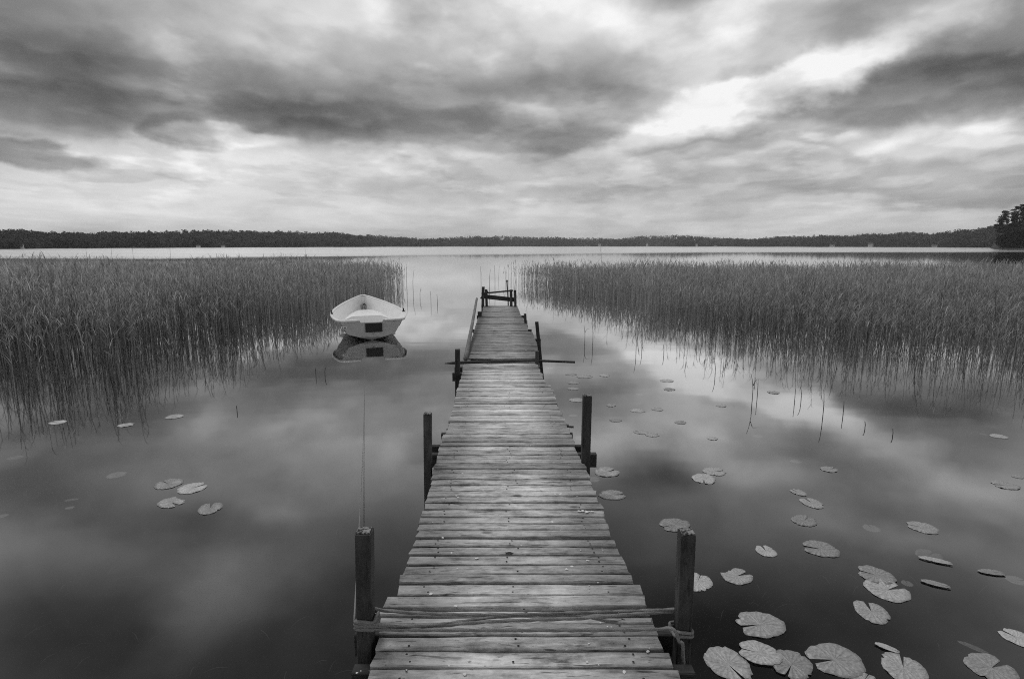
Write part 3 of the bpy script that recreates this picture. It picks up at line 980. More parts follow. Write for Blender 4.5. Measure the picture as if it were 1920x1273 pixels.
for (px, py, r0, k) in ((1045, 928, 0.022, 9), (1098, 958, 0.02, 10), (1142, 1174, 0.008, 2), (676, 1262, 0.01, 2), (1030, 690, 0.03, 6), (985, 715, .03, 6)):
    for j in range(k):
        p = at(px, py, ZD)
        disc(DV, DF, (p.x + random.gauss(0, r0), p.y + random.gauss(0, r0*.5)), r0 * random.uniform(.2, .5), ZD + 0.002, 8, 0.5)
tag(obj('bird_droppings', DV, DF, M['droppings'], jetty), kind='stuff')

# ------------------------------------------------------------------ dark oval standing in for a notch in a plank edge
p = at(955, 1037.5, ZD + 0.002)
LV = [(0, 0, .006)] + [(.024*math.cos(a)*(1 + .15*math.sin(3*a)), .012*math.sin(a), .001 + .004*math.cos(2*a)**2) for a in [k*math.pi/7 for k in range(14)]]
o = obj('notch_mark', LV, [(0, 1 + k, 1 + (k+1) % 14) for k in range(14)], M['iron'])
place(o, p, (0, 0, -.15))
tag(o, 'small dark notch mark on the deck between the two nearest posts', 'leaf')

# ------------------------------------------------------------------ stick lying across the deck
A, B = at(834, 681.5, ZD + 0.03), at(1078, 679, ZD + 0.03)
Bm = at(1010, 676.6, ZD + 0.03)
m1 = at(872, 679.6, ZD + 0.026); m2 = at(950, 677.6, ZD + 0.022)
stick = sweep('wooden_pole', [A, m1, m2, Bm, B], 0.021, M['stick'], None, 8, 0.05, taper=lambda t: min(1.0, 0.25 + 9*t) * (1.1 - 0.35*t))
tag(stick, 'thin dark wooden pole lying crosswise over the jetty deck, both ends overhanging', 'pole')

# ------------------------------------------------------------------ rope between the two front posts
YF = at(682, 1204, ZD).y
def rp(px, py, dy=0.0):
    p = atd(px, py, YF + dy)
    p.z = max(p.z, ZD + 0.010)
    return p
pw = 32 * YF / FPX
RR = 0.0066
bk = pw + RR * 1.1
def strand(pts):
    return sweep('strand', pts, RR, M['rope'], None, 9, 0.006, lobes=3, lay=0.11, amp=0.24)
strands = [
    strand([rp(690, 1136, bk), rp(715, 1143, bk), rp(770, 1148, bk - .01), rp(860, 1151.5, bk - .02), rp(950, 1152, bk - .02), rp(1060, 1149, bk - .01), rp(1180, 1145.5, bk), rp(1270, 1142, bk)]),
    strand([rp(664, 1166, -RR), rp(700, 1170, -RR), rp(780, 1173, 0), rp(850, 1167, .02), rp(950, 1154, .05), rp(1050, 1152.5, .06), rp(1105, 1157, .05), rp(1150, 1166, .03), rp(1165, 1168.5, .02)]),
    strand([rp(664, 1171, -RR), rp(700, 1174, -RR), rp(800, 1174, .012), rp(900, 1166, .012), rp(1000, 1161.5, .015), rp(1100, 1158, .02), rp(1200, 1150, .06), rp(1265, 1146, bk)]),
    strand([rp(664, 1177, -RR), rp(700, 1179, -RR), rp(800, 1180.5, -.012), rp(1000, 1181, -.012), rp(1180, 1180, -.012), rp(1235, 1179, -.012), rp(1254, 1177.5, -.02), rp(1266, 1183, -.03), rp(1274, 1203, -.035), rp(1279, 1240, -.035), atd(1281, 1290, YF - .03), atd(1282, 1330, YF - .02)]),
]
# turns round the posts
def turns(pxc, w, py, k, dz, lean=0.0):
    c = atd(pxc, py, YF)
    cx, cy = c.x, YF + pw / 2
    pts = []
    hw, hd = w / 2 + RR * 0.9, pw / 2 + RR * 0.9
    for t in range(k):
        for (sx, sy) in ((-1, -1), (0, -1.02), (1, -1), (1.02, 0), (1, 1), (0, 1.02), (-1, 1), (-1.02, 0)):
            pts.append((cx + sx*hw, cy + sy*hd, c.z - dz * (t + len(pts) % 8 / 8.0)))
    return strand(pts)
strands.append(turns(684.0, pw, 1163, 3, 0.0175))
strands.append(turns(1281.5, 30*YF/FPX, 1183, 2, 0.017))
rope = join_meshes('rope', strands, M['rope'])
tag(rope, 'grey twisted rope stretched in several strands between the two nearest posts', 'rope')

# ------------------------------------------------------------------ rowing boat
st = at(698, 637.5, 0.0)
bw_ = atd(680, 556, 15.75)
dirv = Vector((bw_.x - st.x, bw_.y - st.y, 0))
LEN = dirv.length
byaw = math.atan2(-dirv.x, dirv.y)
boat = thing('rowing_boat', (st.x, st.y, 0.0), 'white open fibreglass rowing boat moored beside the left reeds, stern towards the viewer', 'boat', None, byaw)
TS = np.linspace(0, 1, 29)
def fi(t, tab):
    return np.interp(t, [a for a, b in tab], [b for a, b in tab])
def smooth_tab(tab):
    xs = np.array([a for a, b in tab]); ys = np.array([b for a, b in tab])
    def f(t):
        i = int(np.clip(np.searchsorted(xs, t) - 1, 0, len(xs) - 2))
        h = xs[i+1] - xs[i]; u = (t - xs[i]) / h
        def sl(k):
            if k == 0: return (ys[1]-ys[0])/(xs[1]-xs[0])
            if k == len(xs)-1: return (ys[-1]-ys[-2])/(xs[-1]-xs[-2])
            return (ys[k+1]-ys[k-1])/(xs[k+1]-xs[k-1])
        m0, m1 = sl(i)*h, sl(i+1)*h
        return (2*u**3-3*u**2+1)*ys[i] + (u**3-2*u**2+u)*m0 + (-2*u**3+3*u**2)*ys[i+1] + (u**3-u**2)*m1
    return f
beam_g = smooth_tab([(0, .71), (.10, .80), (.22, .86), (.35, .86), (.5, .79), (.65, .645), (.78, .47), (.88, .30), (.95, .16), (.985, .07), (1, 0.015)])
sheer = smooth_tab([(0, .445), (.2, .465), (.5, .52), (.8, .615), (1, .70)])
beam_c = smooth_tab([(0, .52), (.2, .60), (.4, .60), (.6, .47), (.8, .24), (.95, .05), (1, 0.01)])
z_c = smooth_tab([(0, .15), (.3, .12), (.6, .14), (.8, .22), (1, .5)])
z_k = smooth_tab([(0, .0), (.15, -.035), (.5, -.05), (.8, -.03), (.92, .08), (1, .42)])
def section(t, inset=0.0):
    b, bc = beam_g(t), beam_c(t)
    zs, zc, zk = sheer(t), z_c(t), z_k(t)
    b = min(b, b)  
    bm = bc + (b - .03 - bc) * 0.45
    zm = zc + (zs - zc) * 0.48
    if t > .9: bm = min(bm, b)
    return [(0, zk), (bc * .5, zk + (zc - zk) * .45), (bc, zc), (bm + .012, zm), (bm + .030, zm + .012), (max(b - .03, b*.8), zs)]
V, F = [], []
secs = [section(t) for t in TS]
k = len(secs[0])
for t, s in zip(TS, secs):
    y = t * LEN
    rake = 0.0
    for (x, z) in s: V.append((x, y - (0.0 if t < .9 else (sheer(t) - z) * .35 * (t - .9) * 10 * .6), z))
    for (x, z) in s: V.append((-x, y - (0.0 if t < .9 else (sheer(t) - z) * .35 * (t - .9) * 10 * .6), z))
for i in range(len(TS) - 1):
    for j in range(k - 1):
        a = i*2*k + j
        F.append((a, a + 2*k, a + 2*k + 1, a + 1))
        b = a + k
        F.append((b, b + 1, b + 2*k + 1, b + 2*k))
hull = obj('hull', V, F, M['hull_shaded'], boat, True)
# transom with a notch for an outboard
s0 = secs[0]
xs_ = s0
NOT = .235
tv = [(0, z_k(0)), s0[1], s0[2], s0[3], s0[5], (NOT + .02, .445), (NOT, .405), (0, .405)]
Vt = [(x, 0.0, z) for x, z in tv] + [(-x, 0.0, z) for x, z in tv[1:7]]
nt = len(Vt)
loop = list(range(8)) + list(range(8 + 5, 7, -1))
Vt2 = [(x, 0.045, z) for x, _, z in Vt]
Ft = [tuple(loop)[::-1], tuple(i + nt for i in loop)]
for a, b in zip(loop, loop[1:] + loop[:1]):
    Ft.append((a, b, b + nt, a + nt))
obj('transom', [(x, y - .004, z) for x, y, z in Vt + Vt2], Ft, M['hull_shaded'], boat)
# inner moulding
V, F = [], []
TI = np.linspace(0.012, 0.975, 27)
fl = smooth_tab([(0, .10), (.5, .09), (.8, .14), (1, .4)])
for t in TI:
    b = max(beam_g(t) - .055, .006); bc = max(min(beam_c(t) * .8, b * .72), .004)
    zs = sheer(t) + .004
    zf = min(fl(t), zs - .12)
    y = t * LEN - (0 if t < .9 else .02)
    pr = [(0, zf), (bc * .85, zf), (bc, zf + .03), (bc + (b - bc) * .6, zf + (zs - zf) * .5), (b, zs - .01), (b + .012, zs)]
    for x, z in pr: V.append((x, y, z))
    for x, z in pr: V.append((-x, y, z))
k2 = 6
for i in range(len(TI) - 1):
    for j in range(k2 - 1):
        a = i*2*k2 + j
        F.append((a, a + 1, a + 2*k2 + 1, a + 2*k2))
        b = a + k2
        F.append((b, b + 2*k2, b + 2*k2 + 1, b + 1))
i = (len(TI) - 1) * 2 * k2
F.append(tuple([i + j for j in range(k2)] + [i + k2 + j for j in range(k2 - 1, 0, -1)]))
obj('inner_moulding', V, F, M['gelcoat_in'], boat, True)
# gunwale: rounded rim round both sides, rail either side of the notch
path = [(-(NOT + .03), .01, .452), (-.5, .0, .452), (-.64, .015, .452)] + [(-(beam_g(t) - .012), t*LEN, sheer(t) + .008) for t in (.03, .08, .15, .25, .35, .45, .55, .65, .75, .83, .9, .95, .98)]
path += [(0, LEN*1.0, sheer(1) + .008)]
path += [(-x, y, z) for x, y, z in path[:-1][::-1]]
P = catmull(path, 0.06)
V, F = [], []
prof = [(-.034, -.012), (-.030, .012), (-.012, .022), (.014, .020), (.034, .010), (.016, -.034), (.008, -.034), (.008, -.012)]
for i, p in enumerate(P):
    tan = P[min(i+1, len(P)-1)] - P[max(i-1, 0)]
    tan.z = 0; tan.normalize()
    outn = Vector((-tan.y, tan.x, 0))
    for a, b in prof:
        V.append(p + outn * a + Vector((0, 0, b)))
kp = len(prof)
for i in range(len(P) - 1):
    for j in range(kp):
        a, b = i*kp + j, i*kp + (j+1) % kp
        F.append((a, a + kp, b + kp, b))
F.append(tuple(range(kp))); F.append(tuple((len(P)-1)*kp + j for j in range(kp))[::-1])
obj('gunwale', V, F, M['gelcoat'], boat, True)
# moulded seats
def seat(name, t0, t1, z, mtl='gelcoat_in', wf=0.93, front_cut=0.0):
    V, F = [], []
    y0, y1 = t0*LEN, t1*LEN
    for y, t in ((y0, t0), (y1, t1)):
        b = (beam_g(t) - .06) * wf
        V += [(-b, y, z), (b, y, z), (b*.75, y + (.03 if y == y0 else -.03), .10), (-b*.75, y + (.03 if y == y0 else -.03), .10)]
    F = [(0, 1, 5, 4), (3, 2, 1, 0), (4, 5, 6, 7)]
    me = obj(name, V, F, M[mtl], boat)
    bm = bmesh.new(); bm.from_mesh(me.data)
    bmesh.ops.bevel(bm, geom=[e for e in bm.edges if len(e.link_faces) == 2], offset=.025, segments=3, affect='EDGES')
    bm.to_mesh(me.data); bm.free()
    return me
# raised bow section with slanting shoulders
V, F = [], []
for t in (.50, .60, .72, .84):
    y = t * LEN
    w = (beam_g(t) - .07)
    zt = .33 + .06 * (t - .5)
    zs_ = min(.17 + .5*(t - .5), zt - .02)
    V += [(-w, y, zs_), (-w*.50, y, zt), (w*.50, y, zt), (w, y, zs_)]
V += [(-.66, .48*LEN, .09), (.66, .48*LEN, .09)]
for i in range(3):
    for j in range(3):
        a = i*4 + j
        F.append((a, a + 1, a + 5, a + 4))
F.append((16, 17, 3, 2, 1, 0))
so = obj('bow_seat', V, F, M['gelcoat_in'], boat)
bm = bmesh.new(); bm.from_mesh(so.data)
bmesh.ops.recalc_face_normals(bm, faces=bm.faces)
bmesh.ops.bevel(bm, geom=[e for e in bm.edges if len(e.link_faces) == 2], offset=.02, segments=3, affect='EDGES')
bm.to_mesh(so.data); bm.free()
# black outboard pad, plug, hardware
o = board('motor_pad', .37, .022, .205, M['rubber'], boat, ch=.006, segs=1); place(o, (0.045, -.016, .285))
o = sweep('drain_plug', [(0.03, -.002, .155), (0.03, -.02, .155), (0.03, -.03, .155)], .015, M['metal'], boat, 10, .01)
for sx in (-1, 1):
    rl = sweep('rowlock', [(sx*(beam_g(.3) - .02), .30*LEN - .05, sheer(.3) + .10), (sx*(beam_g(.3) - .02), .30*LEN - .04, sheer(.3) + .045), (sx*(beam_g(.3) - .02), .30*LEN, sheer(.3) + .03),
         (sx*(beam_g(.3) - .02), .30*LEN + .04, sheer(.3) + .045), (sx*(beam_g(.3) - .02), .30*LEN + .05, sheer(.3) + .10)], .013, M['rubber'], boat, 8, .01)
    o = board('rowlock_block', .05, .16, .035, M['rubber'], boat, ch=.004, segs=1); place(o, (sx*(beam_g(.3) - .02), .30*LEN, sheer(.3) + .025))
sweep('bow_eye', [(-.03, .80*LEN - .02, .50), (0, .80*LEN - .02, .545), (.03, .80*LEN - .02, .50)], .014, M['rubber'], boat, 8, .02)
o = board('registration_plate', .12, .004, .05, M['gelcoat'], boat, ch=.001, segs=1); place(o, (-.60, -.008, .31), (0, 0, 0))
for dx in (-.025, .01, .035):
    q = board('plate_letter', .018, .003, .028, M['rubber'], o, ch=.0005, segs=1); q.location = (dx, -.004, 0)

# mooring line: slack from the boat, dipping under the surface, up to the near left post
bm_ = boat_pt = Matrix.Translation((st.x, st.y, 0)) @ Matrix.Rotation(byaw, 4, 'Z') @ Vector((-.16, -.03, .42))
pe = atd(664, 1166, YF + pw * .6)
pts = [bm_]
for (f, z) in ((.012, .20), (.022, .04), (.04, -.004), (.12, -.001), (.25, .0), (.38, .002), (.50, .02), (.62, .07), (.75, .17), (.88, .34)):
    q = bm_.lerp(pe, f); q.z = z; pts.append(q)
pts.append(pe)
ml = sweep('mooring_line', pts, .0042, M['rope'], None, 6, .05, taper=lambda q: .35 + .65*q*q)
tag(ml, 'pale mooring line from the rowing boat stern through the water to the near left post', 'rope')

# ------------------------------------------------------------------ lily pads
def pad_mesh(seed, ruffle=0.02, notch=0.30, fold=0.0, bite=False, oval=0.86):
    r = random.Random(seed)
    V, F = [(0, 0, 0.003)], []
    N, K = 44, 4
    ph = [r.random()*6.28 for _ in range(6)]
    tears = [0.0]*(N + 1)
    for _ in range(r.randint(1, 4)):
        tears[r.randint(3, N - 3)] = r.uniform(.05, .16)
    for k in range(1, K + 1):
        for i in range(N + 1):
            a = notch * .5 + (2*math.pi - notch) * i / N
            q = k / K
            edge_r = 1 + .035*math.sin(3*a + ph[0]) + .025*math.sin(7*a + ph[1]) + .012*math.sin(19*a + ph[2])
            # rounded lobes beside the notch
            e = min(i, N - i) / N
            edge_r *= 1 - .16 * math.exp(-(e / .035)**2)
            edge_r -= tears[i]
            if bite and 0.2 < i / N < 0.36: edge_r *= .72 + .05*math.sin(i*2.3)
            rr = q * edge_r
            x, y = rr*math.cos(a), rr*math.sin(a)*oval
            z = ruffle * q*q * (math.sin(9*a + ph[3]) + .6*math.sin(5*a + ph[4]) + .5*math.sin(14*a + ph[5])) * .5 + ruffle*.35*q + .004
            if fold and y > 0:
                x, y, z = x, y*math.cos(fold), z + y*math.sin(fold)
            V.append((x, y, z))
    W2 = N + 1
    for i in range(N):
        F.append((0, 1 + i, 2 + i))
    for k in range(K - 1):
        for i in range(N):
            a = 1 + k*W2 + i
            F.append((a, a + W2, a + W2 + 1, a + 1))
    # thin underside so that a leaf has thickness
    nb = len(V)
    V += [(x, y, z - .005) for x, y, z in V]
    F += [tuple(i + nb for i in f)[::-1] for f in F]
    for i in range(N):
        a = 1 + (K-1)*W2 + i
        F.append((a, a + nb, a + nb + 1, a + 1))
    me = bpy.data.meshes.new('lily_pad')
    me.from_pydata(V, [], F)
    me.materials.append(M['lily'])
    me.polygons.foreach_set('use_smooth', [True]*len(me.polygons))
    me.update()
    return me
PM = {'flat': [pad_mesh(i, .010, .10 + .07*(i % 3), oval=.8 + .04*(i % 5)) for i in range(8)],
      'ruf': [pad_mesh(20 + i, .036, .22, oval=.78 + .04*i) for i in range(5)],
      'fold': [pad_mesh(40 + i, .012, .2, oval=.30 + .06*i) for i in range(3)],
      'bite': [pad_mesh(60, .015, .4, bite=True, oval=.85)],
      'wide': [pad_mesh(70 + i, .014, .34, oval=.80 + .05*i) for i in range(4)]}
GR = 'lily pads floating right of the jetty'
GL = 'lily pads floating left of the jetty'
PADS = [  # photo x, y, width, kind, rotation (deg), level, label
 (1265, 984, 64, 'flat', 200, 0, 'oval lily pad just behind the top of the near right post'),
 (1508, 976, 52, 'flat', 40, 0, 'smooth round lily pad below the overlapping pair in mid water'),
 (1497, 923, 32, 'ruf', 120, 0, 'small crinkled lily pad just above a larger split one'),
 (1522, 943, 48, 'wide', 100, 0, 'split heart-shaped lily pad under a small crinkled one'),
 (1555, 880, 34, 'ruf', 20, 0, 'small crinkled lily pad alone in the brighter reflection'),
 (1340, 884, 45, 'flat', 10, 0, 'upper one of two thin-edged pads in the bright cloud reflection'),
 (1320, 898, 51, 'ruf', 250, 0, 'lower one of two thin-edged pads in the bright cloud reflection'),
 (1885, 910, 45, 'ruf', 170, 0, 'curled dark-edged lily pad near the right edge of the picture'),
 (1730, 989, 54, 'flat', 150, 0, 'pale oval lily pad right of the submerged oval leaf'),
 (1635, 979, 32, 'flat', 80, -.05, 'faint submerged oval leaf between two floating pads'),
 (1436, 1033, 45, 'wide', 90, 0, 'small round lily pad left of a larger notched one'),
 (1538, 1029, 69, 'wide', 165, 0, 'wide notched lily pad with its split to the upper left'),
 (1742, 1034, 54, 'flat', 30, -.03, 'half sunken lily pad above a rolled leaf'),
 (1755, 1052, 58, 'fold', -28, .01, 'rolled pale leaf lying under a half sunken pad'),
 (1382, 1080, 65, 'bite', 20, 0, 'lily pad with a folded front edge right of the near post'),
 (1308, 1091, 66, 'flat', 60, 0, 'lily pad half hidden behind the near right post'),
 (1642, 1078, 67, 'ruf', 150, 0, 'crinkled lily pad touching a larger one below it'),
 (1664, 1106, 83, 'wide', 15, 0, 'large lily pad with a right-hand split below a crinkled one'),
 (1755, 1096, 52, 'fold', -30, .01, 'small rolled leaf with a thin stalk right of the touching pair'),
 (1860, 1074, 48, 'fold', -12, .005, 'narrow curled leaf floating at the right side'),
 (1908, 1075, 38, 'flat', 0, -.05, 'faint sunken pad at the right edge of the picture'),
 (1634, 1147, 77, 'wide', 75, 0, 'big ribbed lily pad with its split at the top'),
 (1425, 1171, 101, 'ruf', 190, 0, 'big ribbed lily pad with its split on the left, alone'),
 (1365, 1245, 104, 'ruf', 290, 0, 'leftmost large ribbed pad at the bottom edge beside the jetty'),
 (1424, 1226, 86, 'flat', 160, .012, 'tilted pad lying on top between two large bottom pads'),
 (1484, 1247, 92, 'flat', 230, .004, 'large pad half covered by a tilted one at the bottom edge'),
 (1565, 1237, 114, 'wide', 185, 0, 'largest smooth pad with a split on the left, at the bottom edge'),
 (1694, 1252, 94, 'ruf', 60, 0, 'strongly ruffled double-lobed pad at the bottom edge'),
 (1859, 1252, 95, 'wide', 20, 0, 'smooth dark pad with a right-hand notch in the bottom right corner'),
 (1908, 1196, 62, 'flat', 120, 0, 'pad cut by the right edge above the corner pad'),
 (1827, 1208, 54, 'fold', -48, -.02, 'slanting rolled leaf above the corner pad'),
 (1664, 1216, 46, 'fold', -40, .01, 'narrow rolled leaf just above the ruffled double-lobed pad'),
 (1620, 1276, 60, 'flat', 40, 0, 'pad only just entering the picture at the bottom'),
 (1703, 1078, 22, 'flat', 70, -.06, 'small dim sunken leaf between floating pads'),
 (1493, 860, 22, 'flat', 0, -.03, 'tiny faint pad in the bright reflection'),
 (1071, 702, 22, 'flat', 0, 0, 'left one of two pads nearest the outer jetty end'),
 (1096, 706, 31, 'flat', 15, 0, 'right one of two pads nearest the outer jetty end'),
 (1134, 704, 21, 'ruf', 0, 0, 'small crinkled pad right of the outermost pair'),
 (1075, 718, 23, 'flat', 180, 0, 'upper one of two stacked small pads close to the deck'),
 (1074, 729, 24, 'flat', 200, 0, 'lower one of two stacked small pads close to the deck'),
 (1081, 750, 29, 'flat', 10, 0, 'pale pad just left of the middle right post top'),
 (1250, 714, 26, 'flat', 170, 0, 'pale pad on the border of the bright cloud reflection'),
 (1255, 730, 22, 'ruf', 30, 0, 'thin small pad below the one bordering the bright reflection'),
 (1200, 736, 15, 'flat', 0, -.03, 'tiny sunken pad among the outer pads'),
 (1146, 760, 21, 'ruf', 60, 0, 'small curled pad right of the middle right post'),
 (1196, 770, 29, 'flat', 0, 0, 'bright smooth pad, left of a neighbouring pair'),
 (1232, 767, 25, 'flat', 120, 0, 'flat pad, right of a neighbouring pair'),
 (1075, 775, 18, 'flat', 0, -.03, 'dim sunken pad left of the middle right post'),
 (1154, 788, 25, 'flat', 180, 0, 'pad right of the middle right post below a curled one'),
 (1276, 792, 24, 'flat', 30, 0, 'lone pad in the dark cloud reflection'),
 (1202, 810, 29, 'flat', 150, 0, 'left one of two touching pads in mid water'),
 (1223, 815, 28, 'bite', 0, 0, 'right one of two touching pads in mid water'),
 (1336, 822, 22, 'ruf', 20, 0, 'thin pad below the bright cloud reflection'),
 (1422, 815, 19, 'flat', 60, -.02, 'dim sunken pad below the bright cloud reflection'),
 (1352, 761, 21, 'ruf', 220, 0, 'small dark-tipped pad at the rim of the bright reflection'),
 (1450, 736, 24, 'ruf', 80, 0, 'dark-edged pad inside the bright cloud reflection'),
 (1090, 820, 27, 'flat', 0, -.01, 'pad partly behind the middle right post'),
 (1138, 885, 49, 'ruf', 30, 0, 'ribbed pad beside the crossbeam of the middle right post'),
 (1112, 897, 30, 'ruf', 10, -.012, 'faint pad touching the deck beside the ribbed one'),
 (1148, 928, 53, 'flat', 5, 0, 'smooth oval pad close to the right edge of the deck'),
 (1873, 818, 31, 'flat', 10, 0, 'flat pad near the right reeds at the picture edge'),
 (1845, 811, 15, 'flat', 0, -.02, 'tiny dim pad left of the one near the right reeds'),
 (1908, 894, 20, 'flat', 0, 0, 'narrow sliver of pad at the right edge'),
 (108, 792, 31, 'flat', 170, 0, 'leftmost pad along the front of the left reeds'),
 (236, 797, 29, 'ruf', 20, 0, 'middle one of three pads along the front of the left reeds'),
 (327, 781, 33, 'flat', 190, 0, 'rightmost of three pads along the front of the left reeds'),
 (218, 885, 35, 'flat', 20, -.03, 'dim sunken pad between the left reeds and the group of four'),
 (316, 907, 52, 'flat', 150, 0, 'upper left pad of the group of four in the left water'),
 (361, 915, 54, 'wide', 45, 0, 'upper right pad of the group of four in the left water'),
 (322, 942, 54, 'bite', -35, 0, 'bitten lower left pad of the group of four in the left water'),
 (394, 953, 54, 'wide', 110, 0, 'lowest rightmost pad of the group of four in the left water'),
 (134, 933, 26, 'fold', 20, -.02, 'small bent sunken leaf in the dark left water'),
 (131, 950, 17, 'flat', 0, -.01, 'narrow sliver of leaf below a bent one in the left water'),
 (4, 963, 22, 'flat', 0, -.02, 'dim pad at the left edge of the picture'),
 (28, 853, 28, 'flat', 0, -.03, 'faint sunken pad beside the reflections of the left reeds'),
]
cnt = {}
for i, (px, py, w, kind, rot, lvl, lab) in enumerate(PADS):
    p = at(px, py, 0.0)
    p.z = min(lvl, .006) + .002
    lst = PM[kind]
    o = bpy.data.objects.new('lily_pad' if kind != 'fold' else 'rolled_lily_leaf', lst[cnt.get(kind, 0) % len(lst)])
    cnt[kind] = cnt.get(kind, 0) + 1
    C.objects.link(o)
    s = 0.5 * w * p.y / FPX * 1.02
    o.location = p
    o.scale = (s, s, s)
    o.rotation_euler = (0, 0, R(rot))
    tag(o, lab, 'lily pad' if kind != 'fold' else 'lily leaf', GL if px < 700 else GR)
# stalks and weed hanging in the dark water near the jetty
WV = []
for i in range(70):
    px, py = (random.uniform(60, 650), random.uniform(960, 1270)) if i % 2 else (random.uniform(1320, 1900), random.uniform(950, 1270))
    p = at(px, py, 0.0)
    a = random.random()*6.28; L = random.uniform(.05, .16)
    q = p + Vector((math.cos(a)*L, math.sin(a)*L, 0))
    z = -random.uniform(.02, .10)
    WV.append(sweep('w', [(p.x, p.y, z), ((p.x+q.x)/2, (p.y+q.y)/2 + .002, z+.01), (q.x, q.y, z - .01)], .0025, M['weed'], None, 4, .05))
tag(join_meshes('water_weed', WV, M['weed']), 'thin pale weed stems drifting under the dark foreground water', 'water weed', kind='stuff')

# ------------------------------------------------------------------ reeds
def reed_template(seed, detail):
    """a stalk of unit height with arching leaves; returns verts, tris, tone"""
    r = np.random.default_rng(seed)
    V, F, T = [], [], []
    bend = r.normal(0, .06, 2)
    def axis(h):
        return np.array([bend[0]*h*h, bend[1]*h*h, h])
    stem_tone = r.uniform(.15, .95)
    hs = [-.25, .25, .55, .80, .97] if detail else [-.1, .5, .95]
    ns = 3 if detail else 2
    for i, h in enumerate(hs):
        c = axis(h); rad = (.0062 if detail else .008) * (1 - .55*max(h, 0))
        for j in range(ns):
            a = 2*math.pi*j/ns
            V.append(c + np.array([rad*math.cos(a), rad*math.sin(a), 0])); T.append(stem_tone * (.75 + .25*max(h, 0)))
    for i in range(len(hs)-1):
        for j in range(ns if ns > 2 else 1):
            a, b = i*ns + j, i*ns + (j+1) % ns
            F += [(a, b, b + ns), (a, b + ns, a + ns)]
    nl = r.integers(5, 8) if detail else r.integers(3, 5)
    wind = r.uniform(-.5, .5)
    for l in range(nl):
        h0 = r.uniform(.45, .98)
        a = r.random()*6.28
        # leaves drawn out to one side a little
        dx, dy = math.cos(a) + wind, math.sin(a)
        q = math.hypot(dx, dy); dx, dy = dx/q, dy/q
        L = r.uniform(.14, .32)
        wd = r.uniform(.0035, .0075) * (1.0 if detail else 1.7)
        up0 = r.uniform(.9, 1.35); droop = r.uniform(.9, 2.6)
        p = axis(h0); ang = up0
        nseg = 5 if detail else 3
        side = np.array([-dy, dx, 0])
        b0 = len(V)
        tone = .15 + .85*r.random()**1.6
        for k in range(nseg + 1):
            f = k / nseg
            w = wd * (1 - f)**.6 * (0.6 + 1.6*f if f < .25 else 1.0)
            V += [p + side*w, p - side*w] if k < nseg else [p]
            T += [tone]*(2 if k < nseg else 1)
            st_ = L / nseg
            p = p + st_ * np.array([dx*math.cos(ang), dy*math.cos(ang), math.sin(ang)])
            ang -= droop / nseg * (.4 + 1.2*f)
        for k in range(nseg - 1):
            a_ = b0 + 2*k
            F += [(a_, a_+1, a_+3), (a_, a_+3, a_+2)]
        a_ = b0 + 2*(nseg-1)
        F.append((a_, a_+1, a_+2))
    return np.array(V), np.array(F), np.array(T)
R_near = [reed_template(500 + i, True) for i in range(26)]
R_far = [reed_template(700 + i, False) for i in range(26)]

# front outline of each bed in photo pixels on the water, left to right
L_FRONT = [(-500, 815), (-200, 800), (0, 785), (60, 772), (130, 758), (200, 745), (280, 724), (340, 700), (400, 672), (450, 650), (520, 628), (590, 610), (650, 594), (700, 580), (735, 568), (762, 560)]
R_FRONT = [(925, 530), (960, 534), (1020, 546), (1100, 566), (1180, 588), (1260, 612), (1340, 638), (1420, 660), (1500, 680), (1600, 700), (1700, 714), (1800, 728), (1920, 744), (2100, 765), (2500, 810)]
def build(side, front, back, n_front, density, hfun, seed, label):
    """reeds over the bed's area: dense inside, thinning to single stalks at the open front"""
    r = np.random.default_rng(seed)
    xs = np.array([a for a, b in front]); ys = np.array([b for a, b in front])
    px = r.uniform(xs[0], xs[-1], 400000)
    fy = np.interp(px, xs, ys)
    cp, sp_ = math.cos(PITCH), math.sin(PITCH)
    v = (636.5 - fy) / FPX
    ry, rz = cp + v*sp_, -sp_ + v*cp
    d0 = -CAM_H / rz * ry
    slope = ((px - 960) / FPX) / ry
    d1 = np.array([back(q) for q in px])
    ok = d1 > d0 + .3
    px, d0, d1, slope = px[ok], d0[ok], d1[ok], slope[ok]
    d = np.sqrt(d0*d0 + r.random(len(d0)) * (d1*d1 - d0*d0))
    # area weight: expected reeds per sample
    area = .5 * (d1*d1 - d0*d0) / FPX * (xs[-1] - xs[0]) / len(px) * 1.0 * (400000/400000)
    e = d - d0
    clump = np.array([0.5 + 0.5*math.sin(a*1.7 + 1.3*math.sin(b*.9)) * math.sin(b*1.3 + a*.4) for a, b in zip(slope*d, d)])
    fade = np.clip((xs[-1] - px) / 90., .06, 1) if side == 'L' else np.clip((px - xs[0]) / 70., .10, 1)
    prob = density * area * np.clip(.02 + (e / (4.2 if side == 'L' else 4.2)) ** 1.8, 0, 1) * (.45 + .75*clump) * fade
    keep = r.random(len(px)) < prob
    px, d, e, slope = px[keep], d[keep], e[keep], slope[keep]
    x = slope * d
    order = np.argsort(e + r.random(len(e))*.5 + d*0.02)
    x, d, e, px = x[order], d[order], e[order], px[order]
    h = np.array([hfun(p, dd, ee) for p, dd, ee in zip(px, d, e)]) * r.normal(1, .19, len(x)).clip(.45, 1.45) * (.90 + np.where(d > 20, .12, .26)*np.sin(x*.8 + 1.7*np.sin(d*.55))*np.sin(d*.7 + x*.3))
    return x, d, e, px, h, r
def hL(px, d, e):
    return min(1.10, .80 + .018*(d - 7.5) + .05*min(e, 3) + (.18 if px > 560 else 0))
def hR(px, d, e):
    return min(1.02, .74 + .014*(d - 9) + .04*min(e, 3) + (.12 if px < 1150 else 0))
